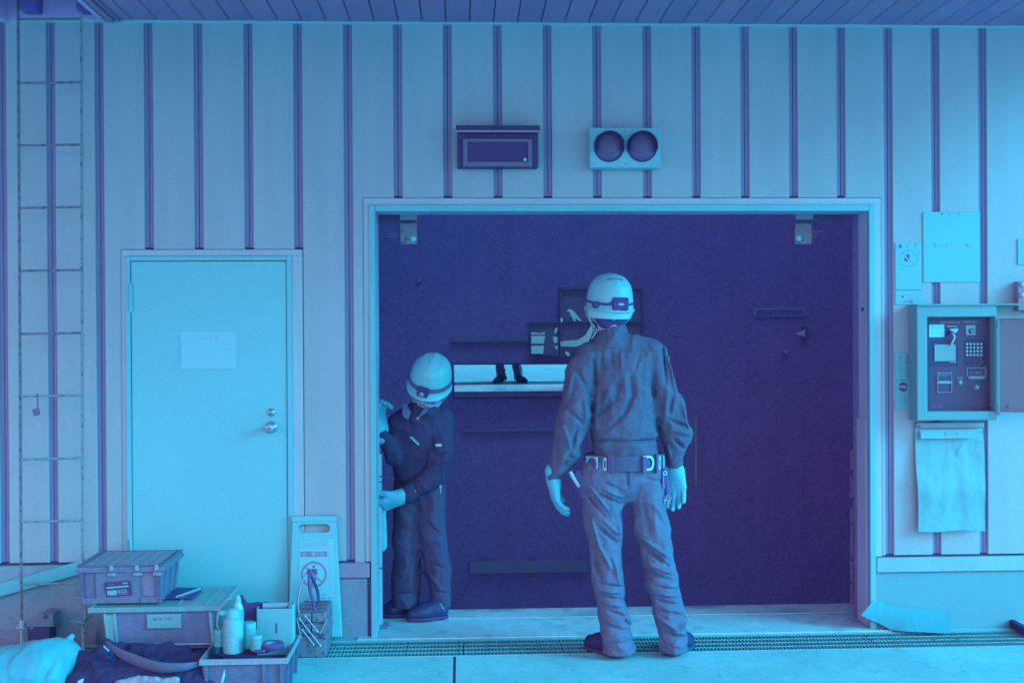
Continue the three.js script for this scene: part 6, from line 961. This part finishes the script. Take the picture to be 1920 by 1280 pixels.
  // trousers
  const tr = [b([1170, 852, 0], [1168, 880, 0], 62, 66, 0.68, 0.03), b([1134, 890, 0.01], [1204, 890, 0.01], 46, 38, 0.86, 0.03), b([1128, 900, 0], [1133, 985, 0], 43, 33, 1, 0.02), b([1133, 985, 0], [1140, 1085, 0.01], 33, 27, 1, 0.03), b([1140, 1085, 0.01], [1150, 1150, 0.0], 27, 24, 1, 0.03), b([1150, 1150, 0.0], [1160, 1215, 0.0], 25, 31, 1, 0.03), b([1210, 900, 0], [1221, 985, 0], 37, 32, 1, 0.02), b([1221, 985, 0], [1241, 1090, 0.01], 32, 28, 1, 0.03), b([1241, 1090, 0.01], [1256, 1150, 0.0], 28, 27, 1, 0.03), b([1256, 1150, 0], [1264, 1212, 0], 27, 26, 1, 0.03)];
  const tc = [F([1168, 866], [1172, 905], 0.005, -0.009), F([1128, 912], [1162, 928], 0.007, 0.008), F([1122, 922], [1158, 940], 0.006, -0.009), F([1130, 900], [1156, 912], 0.006, -0.006), F([1100, 905], [1135, 950], 0.007, 0.008), F([1092, 915], [1128, 962], 0.006, -0.008), F([1106, 970], [1118, 1015], 0.008, 0.009), F([1118, 1015], [1142, 1060], 0.009, 0.01), F([1128, 970], [1152, 992], 0.008, 0.009), F([1122, 985], [1150, 1012], 0.008, -0.01), F([1158, 975], [1160, 1005], 0.009, 0.007), F([1112, 1030], [1124, 1085], 0.009, -0.008), F([1146, 1040], [1160, 1090], 0.009, 0.007),
    F([1120, 1088], [1164, 1094], 0.006, -0.007), F([1122, 1101], [1164, 1106], 0.006, 0.007), F([1124, 1112], [1166, 1120], 0.006, -0.008), F([1128, 1126], [1166, 1130], 0.007, 0.007), F([1140, 1140], [1170, 1150], 0.007, -0.009), F([1166, 1145], [1188, 1172], 0.009, 0.009), F([1132, 1165], [1176, 1180], 0.008, -0.008), F([1138, 1195], [1182, 1190], 0.009, 0.008),
    F([1198, 1004], [1252, 1040], 0.009, 0.01), F([1202, 1020], [1248, 1056], 0.008, -0.011), F([1214, 1055], [1262, 1070], 0.008, 0.009), F([1212, 1068], [1258, 1084], 0.008, -0.009), F([1222, 940], [1244, 975], 0.01, 0.006), F([1200, 930], [1212, 990], 0.01, -0.006), F([1222, 1092], [1268, 1100], 0.006, -0.007), F([1226, 1106], [1270, 1112], 0.006, 0.006), F([1230, 1120], [1272, 1130], 0.007, -0.008), F([1226, 1150], [1262, 1172], 0.009, 0.01), F([1262, 1172], [1290, 1160], 0.009, 0.009), F([1236, 1140], [1280, 1150], 0.008, -0.009), F([1248, 1182], [1284, 1192], 0.009, -0.009), F([1254, 1200], [1278, 1206], 0.008, 0.007), F([1190, 890], [1238, 900], 0.008, -0.004), F([1240, 870], [1236, 905], 0.005, -0.006)];
  [l2, h2] = bounds(tr, 0.03); const yB = 0.02;
  const trousers = part('trousers', skin((x, y, z) => { let d = limbs(tr, x, y, z); if (d < 0.04 && d > -0.04) d += fold(x, y, z, 1.7) - 1.9 * creases(tc, x, y, z); return Math.max(d, yB - y, y - J(1170, 850).y); }, l2, h2, 0.0052), clothes(0.31, { g: 0.86, bump: 'weave', bs: 0.0008 }), t);
  shoe(t, V(J(1160, 1225).x + 0.01, 0.0, foot.z + 0.03), V(J(1118, 1210).x - 0.02, 0.0, foot.z - 0.16), M(0.0, { r: 0.45, g: 0.7, c: [0.7, 1.15, 0.9] }), M(0.08, { g: 0.75, c: [0.75, 1.1, 0.95] })); shoe(t, V(J(1258, 1220).x, 0.0, foot.z + 0.02), V(J(1300, 1205).x + 0.02, 0.0, foot.z - 0.17), M(0.0, { r: 0.45, g: 0.7, c: [0.7, 1.15, 0.9] }), M(0.08, { g: 0.75, c: [0.75, 1.1, 0.95] }));
  glove(t, J(1038, 898, -0.014), V(0.1, -1, -0.06), V(-0.12, 0, -1), { curl: 0.42, s: 1.08, spread: 0.01 }); glove(t, J(1266, 878, -0.03), V(0.06, -1, 0.02), V(-1, -0.1, -0.45), { curl: -0.3, s: 1.1, wave: 0.2, spread: 0.04 });
  // belt and what hangs on it
  const wy = J(1170, 864).y, cx = J(1170, 864).x, rx = 71 * s, rz = rx * 0.72, bh = 14.5 * s, prof = [[1, -bh], [1.03, -bh * 0.95], [1.03, bh * 0.95], [1, bh], [0.97, 0]].map(q => new THREE.Vector2(q[0], q[1]));
  const belt = part('tool_belt', new THREE.LatheGeometry(prof, 60).scale(rx, 1, rz).translate(cx, wy, zA), clothes(0.25, { g: 0.8 }), t);
  const onBelt = px => { const x = J(px, 864).x, u = clamp((x - cx) / (rx * 1.03), -0.97, 0.97); return [x, zA + rz * 1.03 * Math.sqrt(1 - u * u), Math.asin(u) * 0.9]; };
  const put = (g, px, py, dz = 0) => { const [x, z, a] = onBelt(px); return g.rotateY(a).translate(x, J(px, py).y, z + dz); };
  const br = M(0.88, { r: 0.3, metal: 0.2 }), ring = (w, h, q, D) => { const n = []; if (!D) n.push([-w, -h], [w, -h], [w, h], [-w, h]); else { n.push([-w, -h]); for (let i = 0; i <= 12; i++) { const a = -Math.PI / 2 + Math.PI * i / 12; n.push([w * 0.1 + w * 0.9 * Math.cos(a), h * Math.sin(a)]); } n.push([-w, h]); } return poly(n, 0, 0.006, 0.001, [n.map(p => [p[0] * q, p[1] * q])]); };
  part('buckle_plate', put(box(-0.036, 0.036, -0.036, 0.036, 0, 0.008, 0.002), 1108, 867, 0.002), br, belt); part('buckle_disc', put(lathe([[0.029, 0], [0.028, 0.006], [0.02, 0.008], [0, 0.008]], 0, 0, 0, 28).rotateX(Math.PI / 2), 1108, 866, 0.0105), M(0.06), belt);
  part('clip', put(ring(0.009, 0.03, 0.55, true).rotateZ(Math.PI), 1129, 865, 0.003), br, belt); part('keeper', put(box(-0.014, 0.014, -0.042, 0.042, 0, 0.01, 0.003), 1140, 863, 0.001), M(0.1), belt);
  part('d_ring', put(ring(0.032, 0.035, 0.66, true), 1208, 863, 0.004), br, belt); part('keeper', put(box(-0.01, 0.01, -0.04, 0.04, 0, 0.014, 0.003), 1199, 866, 0.001), M(0.08), belt);
  part('clip', put(ring(0.009, 0.032, 0.5, true).rotateZ(Math.PI), 1230, 864, 0.004), br, belt); part('keeper', put(box(-0.008, 0.008, -0.044, 0.044, 0, 0.012, 0.003), 1224, 864, 0.001), M(0.08), belt); part('clip', put(ring(0.006, 0.034, 0.4, true), 1241, 865, 0.004), br, belt);
  const k0 = J(1243, 884, 0.07), tool = part('tool_pouch', skin((x, y, z) => limbs([bone(J(1246, 880, 0.03), J(1251, 925, 0.02), 0.016, 0.011, 1, 0.01), bone(J(1242, 884, 0.03), J(1246, 905, 0.02), 0.016, 0.012, 1, 0.01)], x, y, z), J(1230, 945, -0.04), J(1265, 870, 0.08), 0.004), M(0.05, { g: 1.2 }), belt);
  part('tool_shaft', rod(J(1243, 884, 0.055), J(1244, 915, 0.05), 0.006, 10), M(0.35, { metal: 0.3, r: 0.4 }), belt); part('tool_ring', new THREE.TorusGeometry(0.008, 0.003, 8, 16).translate(J(1243, 884).x, J(1243, 884).y, zA + 0.06), br, belt);
  part('key_bunch', [[1248, 930, 1256, 942], [1252, 926, 1246, 944], [1256, 930, 1250, 946], [1244, 938, 1258, 936], [1254, 940, 1260, 932]].map(q => rod(J(q[0], q[1], 0.045 + 0.004 * (q[0] % 3)), J(q[2], q[3], 0.04 + 0.004 * (q[3] % 3)), 0.0032, 6)), M(0.62, { metal: 0.4, r: 0.3 }), belt);
  part('pocket_tool', [rod(J(1069, 884, 0.06), J(1074, 892, 0.06), 0.0085, 10), rod(J(1072, 890, 0.055), J(1086, 912, 0.05), 0.009, 10)], M(0.8, { r: 0.4 }), belt);
  const pk = [bone(J(1086, 892, 0.03), J(1098, 930, 0.03), 0.034, 0.022, 1, 0.02)]; const [pa, pb] = bounds(pk, 0.02); part('side_pouch', skin((x, y, z) => limbs(pk, x, y, z) + 0.002 * NZ.noise(x * 30, y * 30, z * 30), pa, pb, 0.006), clothes(0.12, { g: 1.15 }), belt);
}
// ---- the worker bending at the left jamb
{
  const zB = -0.34, s = mpp(zB), J = (x, y, d = 0) => P(x, y, zB + d), gy = 0.011;
  const t = thing('person', 'person in white helmet with lamp stooping inside the left edge of the doorway', 'person', V(J(800, 1150).x, 0, zB), 'workers at the doorway');
  const b = (p, q, r1, r2, fz = 1, k = 0.03) => bone(J(...p), J(...q), r1 * s, r2 * s, fz, k);
  const hm = headFrame(J(806, 717, 0.1), V(-0.26, -0.45, 0.86), V(0.16, 0.86, 0.48));
  const body = [b([800, 745, 0.06], [792, 800, 0], 24, 32), b([790, 805, 0], [786, 900, -0.04], 34, 34, 0.6), b([755, 800, 0], [820, 794, 0], 14, 14), b([824, 796, 0.0], [816, 880, 0.06], 14, 12), b([818, 882, 0.06], [762, 928, 0.12], 13, 9), b([752, 804, 0.0], [744, 860, 0.02], 13, 11), b([742, 860, 0.02], [714, 812, 0.07], 13, 9), b([804, 910, -0.04], [811, 1010, 0.0], 22, 15), b([811, 1010, 0.0], [826, 1125, -0.02], 15, 11), b([772, 910, -0.05], [764, 1020, -0.02], 22, 16), b([764, 1020, -0.02], [760, 1125, -0.05], 16, 11)];
  headBones(hm, body); const [lo, hi] = bounds(body, 0.02); part('body', skin((x, y, z) => limbs(body, x, y, z), lo, hi, 0.0075), SKIN, t);
  faceParts(t, hm); hair(t, hm); helmet(t, hm, true);
  const put = g => g.applyMatrix4(hm), gl = M(0.18, { r: 0.15, spec: 0.8 });
  for (const q of [-1, 1]) part('goggle_lens', put(new THREE.CapsuleGeometry(0.021, 0.022, 6, 14).rotateZ(Math.PI / 2).scale(1, 1, 0.35).translate(q * 0.033, -0.034, -0.108)), gl, t); part('goggle_frame', put(tube([V(-0.086, -0.03, -0.02), V(-0.066, -0.034, -0.09), V(-0.03, -0.056, -0.118), V(0, -0.044, -0.122), V(0.03, -0.056, -0.118), V(0.066, -0.034, -0.09), V(0.086, -0.03, -0.02)], 0.0042, 40, 8)), M(0.55, { r: 0.3 }), t);
  const F = (a, c, w, amp) => crease(J(...a), J(...c), w, amp, zB - 0.02), fold = (x, y, z) => 0.004 * NZ.noise(x * 14, y * 7, z * 14) + 0.0016 * NZ.noise(x * 34, y * 18, z * 34) + 0.002 - 0.0055 * ridge(x * 10 + y * 4, y * 6 - x * 3, z * 8) - 0.0025 * ridge(x * 19 + y * 8 + 5, y * 12, z * 14);
  const jk = [b([790, 805, 0], [785, 880, -0.02], 50, 46, 0.72), b([750, 795, 0], [826, 786, 0.0], 24, 24), b([790, 778, 0.03], [796, 764, 0.05], 30, 26, 1, 0.012), b([786, 880, -0.02], [788, 905, -0.03], 44, 40, 0.8)], ja = [b([826, 788, 0.0], [826, 850, 0.05], 23, 23, 1, 0.02), b([826, 850, 0.05], [814, 890, 0.07], 23, 21, 1, 0.02), b([814, 890, 0.07], [765, 926, 0.12], 22, 16, 1, 0.02), b([750, 800, 0.0], [744, 856, 0.02], 22, 19, 1, 0.02), b([744, 856, 0.02], [715, 812, 0.07], 18, 13, 1, 0.02)];
  const yQ = J(788, 912).y, jc = [F([812, 850], [840, 846], 0.008, -0.008), F([808, 866], [838, 860], 0.008, 0.008), F([806, 880], [834, 876], 0.008, -0.009), F([788, 892], [800, 912], 0.008, 0.008), F([776, 896], [786, 922], 0.008, -0.009), F([822, 790], [836, 840], 0.01, 0.005), F([806, 790], [812, 840], 0.01, -0.008), F([770, 780], [786, 800], 0.007, 0.006), F([757, 755], [766, 790], 0.006, 0.01)];
  const join2 = (p, q, k) => { const h = clamp(0.5 + 0.5 * (q - p) / k, 0, 1); return lerp(q, p, h) - k * h * (1 - h); };
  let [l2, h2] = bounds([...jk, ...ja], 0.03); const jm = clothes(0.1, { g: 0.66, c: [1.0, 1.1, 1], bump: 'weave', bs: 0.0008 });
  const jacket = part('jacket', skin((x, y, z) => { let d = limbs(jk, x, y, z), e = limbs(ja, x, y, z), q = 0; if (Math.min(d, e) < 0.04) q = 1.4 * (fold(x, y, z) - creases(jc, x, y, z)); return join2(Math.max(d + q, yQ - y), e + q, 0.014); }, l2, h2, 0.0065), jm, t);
  const col = J(783, 784, 0.15); part('collar_flap', poly([[-0.05, 0.02], [-0.02, 0.0], [-0.005, 0.04], [-0.03, 0.09], [-0.05, 0.08]], 0, 0.006, 0.002).translate(col.x - 0.03, col.y - 0.01, zB + 0.13), clothes(0.24), jacket); part('collar_flap', poly([[0.0, 0.0], [0.05, 0.03], [0.06, 0.06], [0.03, 0.05]], 0, 0.006, 0.002).translate(col.x, col.y + 0.0, zB + 0.14), clothes(0.24), jacket);
  part('button', new THREE.SphereGeometry(0.007, 12, 8).scale(1, 1, 0.5).translate(col.x, col.y, zB + 0.152), M(0.55), jacket);
  for (const [a, c, w, m] of [[[769, 819], [785, 834], 0.0035, 0.85], [[773, 818], [787, 832], 0.002, 0.4]]) part('pen', rod(J(...a, 0.155), J(...c, 0.165), w, 8), M(m), jacket);
  const rf = [J(816, 834.5, 0.15), J(828, 836.5, 0.15)]; part('reflective_tab', box(rf[0].x, rf[1].x, rf[1].y - 0.004, rf[0].y + 0.004, zB + 0.105, zB + 0.125, 0.003), M(0.9), jacket);
  const tr = [b([788, 900, -0.03], [788, 918, -0.04], 42, 42, 0.8), b([804, 912, -0.03], [810, 1005, 0.01], 30, 25, 1, 0.02), b([810, 1005, 0.01], [822, 1070, 0.0], 25, 22, 1, 0.03), b([822, 1070, 0.0], [826, 1132, -0.01], 22, 19, 1, 0.03), b([772, 912, -0.05], [764, 1010, -0.02], 32, 27, 1, 0.02), b([764, 1010, -0.02], [760, 1135, -0.05], 26, 27, 1, 0.03)];
  const tc = [F([812, 985], [828, 1002], 0.008, -0.008), F([806, 970], [824, 990], 0.008, 0.008), F([806, 1050], [836, 1062], 0.008, -0.008), F([808, 1104], [840, 1108], 0.005, -0.008), F([738, 1112], [772, 1110], 0.005, -0.008), F([808, 1075], [826, 1100], 0.008, 0.008), F([812, 925], [816, 970], 0.01, 0.006), F([770, 1060], [768, 1100], 0.008, 0.006), F([776, 960], [770, 1050], 0.01, -0.006)];
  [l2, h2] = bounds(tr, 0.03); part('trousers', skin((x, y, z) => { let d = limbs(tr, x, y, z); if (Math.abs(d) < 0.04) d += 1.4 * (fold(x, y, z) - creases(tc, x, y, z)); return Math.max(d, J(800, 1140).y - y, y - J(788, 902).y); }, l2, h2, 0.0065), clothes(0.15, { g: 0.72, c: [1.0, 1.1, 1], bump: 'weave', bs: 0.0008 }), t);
  const sm = M(0.0, { r: 0.3, g: 0.7, c: [0.7, 1.15, 0.9], spec: 0.7 }); shoe(t, V(J(833, 1140).x, gy, zB - 0.0), V(J(768, 1150).x, gy, zB + 0.05), sm, M(0.05, { g: 0.8 })); shoe(t, V(J(768, 1140).x, gy, zB - 0.08), V(J(714, 1145).x + 0.015, gy, zB - 0.06), sm, M(0.05, { g: 0.8 }));
  glove(t, J(754, 930, 0.13), V(-1, -0.45, 0.15), V(-0.3, 0.5, 0.8), { curl: 0.7, s: 1.2, spread: 0.05 }); glove(t, J(714, 806, 0.07), V(-0.16, 0.95, 0.1), V(-0.6, -0.1, 0.75), { curl: 0.8, s: 1.15, spread: 0.05 });
  const kc = J(826, 890, 0.09); part('key_bunch', [[824, 886, 826, 925], [828, 886, 827, 915], [822, 890, 824, 912], [830, 890, 829, 906]].map(q => rod(J(q[0], q[1], 0.1), J(q[2], q[3], 0.1), 0.0032, 6)), M(0.72, { metal: 0.3, r: 0.3 }), t); part('key_ring', new THREE.TorusGeometry(0.011, 0.003, 8, 18).translate(kc.x, kc.y, kc.z), M(0.7), t);
  // rag in the hand
  const r = thing('white_rag', 'white rag hanging from the gloved hand of the stooping worker', 'rag', J(716, 1028, 0.12)), RL = [bone(J(722, 940, 0.1), J(712, 950, 0.11), 0.04, 0.034, 0.7, 0.03), bone(J(714, 955, 0.12), J(715, 1024, 0.12), 0.028, 0.03, 0.35, 0.02)], [ra, rb] = bounds(RL, 0.02);
  part('cloth', skin((x, y, z) => Math.max(limbs(RL, x, y, z) + 0.005 * NZ.noise(x * 50, y * 12, z * 50) + 0.002 * NZ.noise(x * 90, y * 60, z * 90), J(716, 1028).y - y), ra, rb, 0.0045), M(0.96, { tex: 'cloth', r: 0.85, m: 0.1 }), r);
  part('stain_patch', new THREE.SphereGeometry(0.016, 12, 8).scale(0.8, 1.4, 0.35).translate(J(713, 958, 0.14).x, J(713, 958, 0.14).y, zB + 0.142), M(0.25), r);
}
renderer.render(scene, camera);
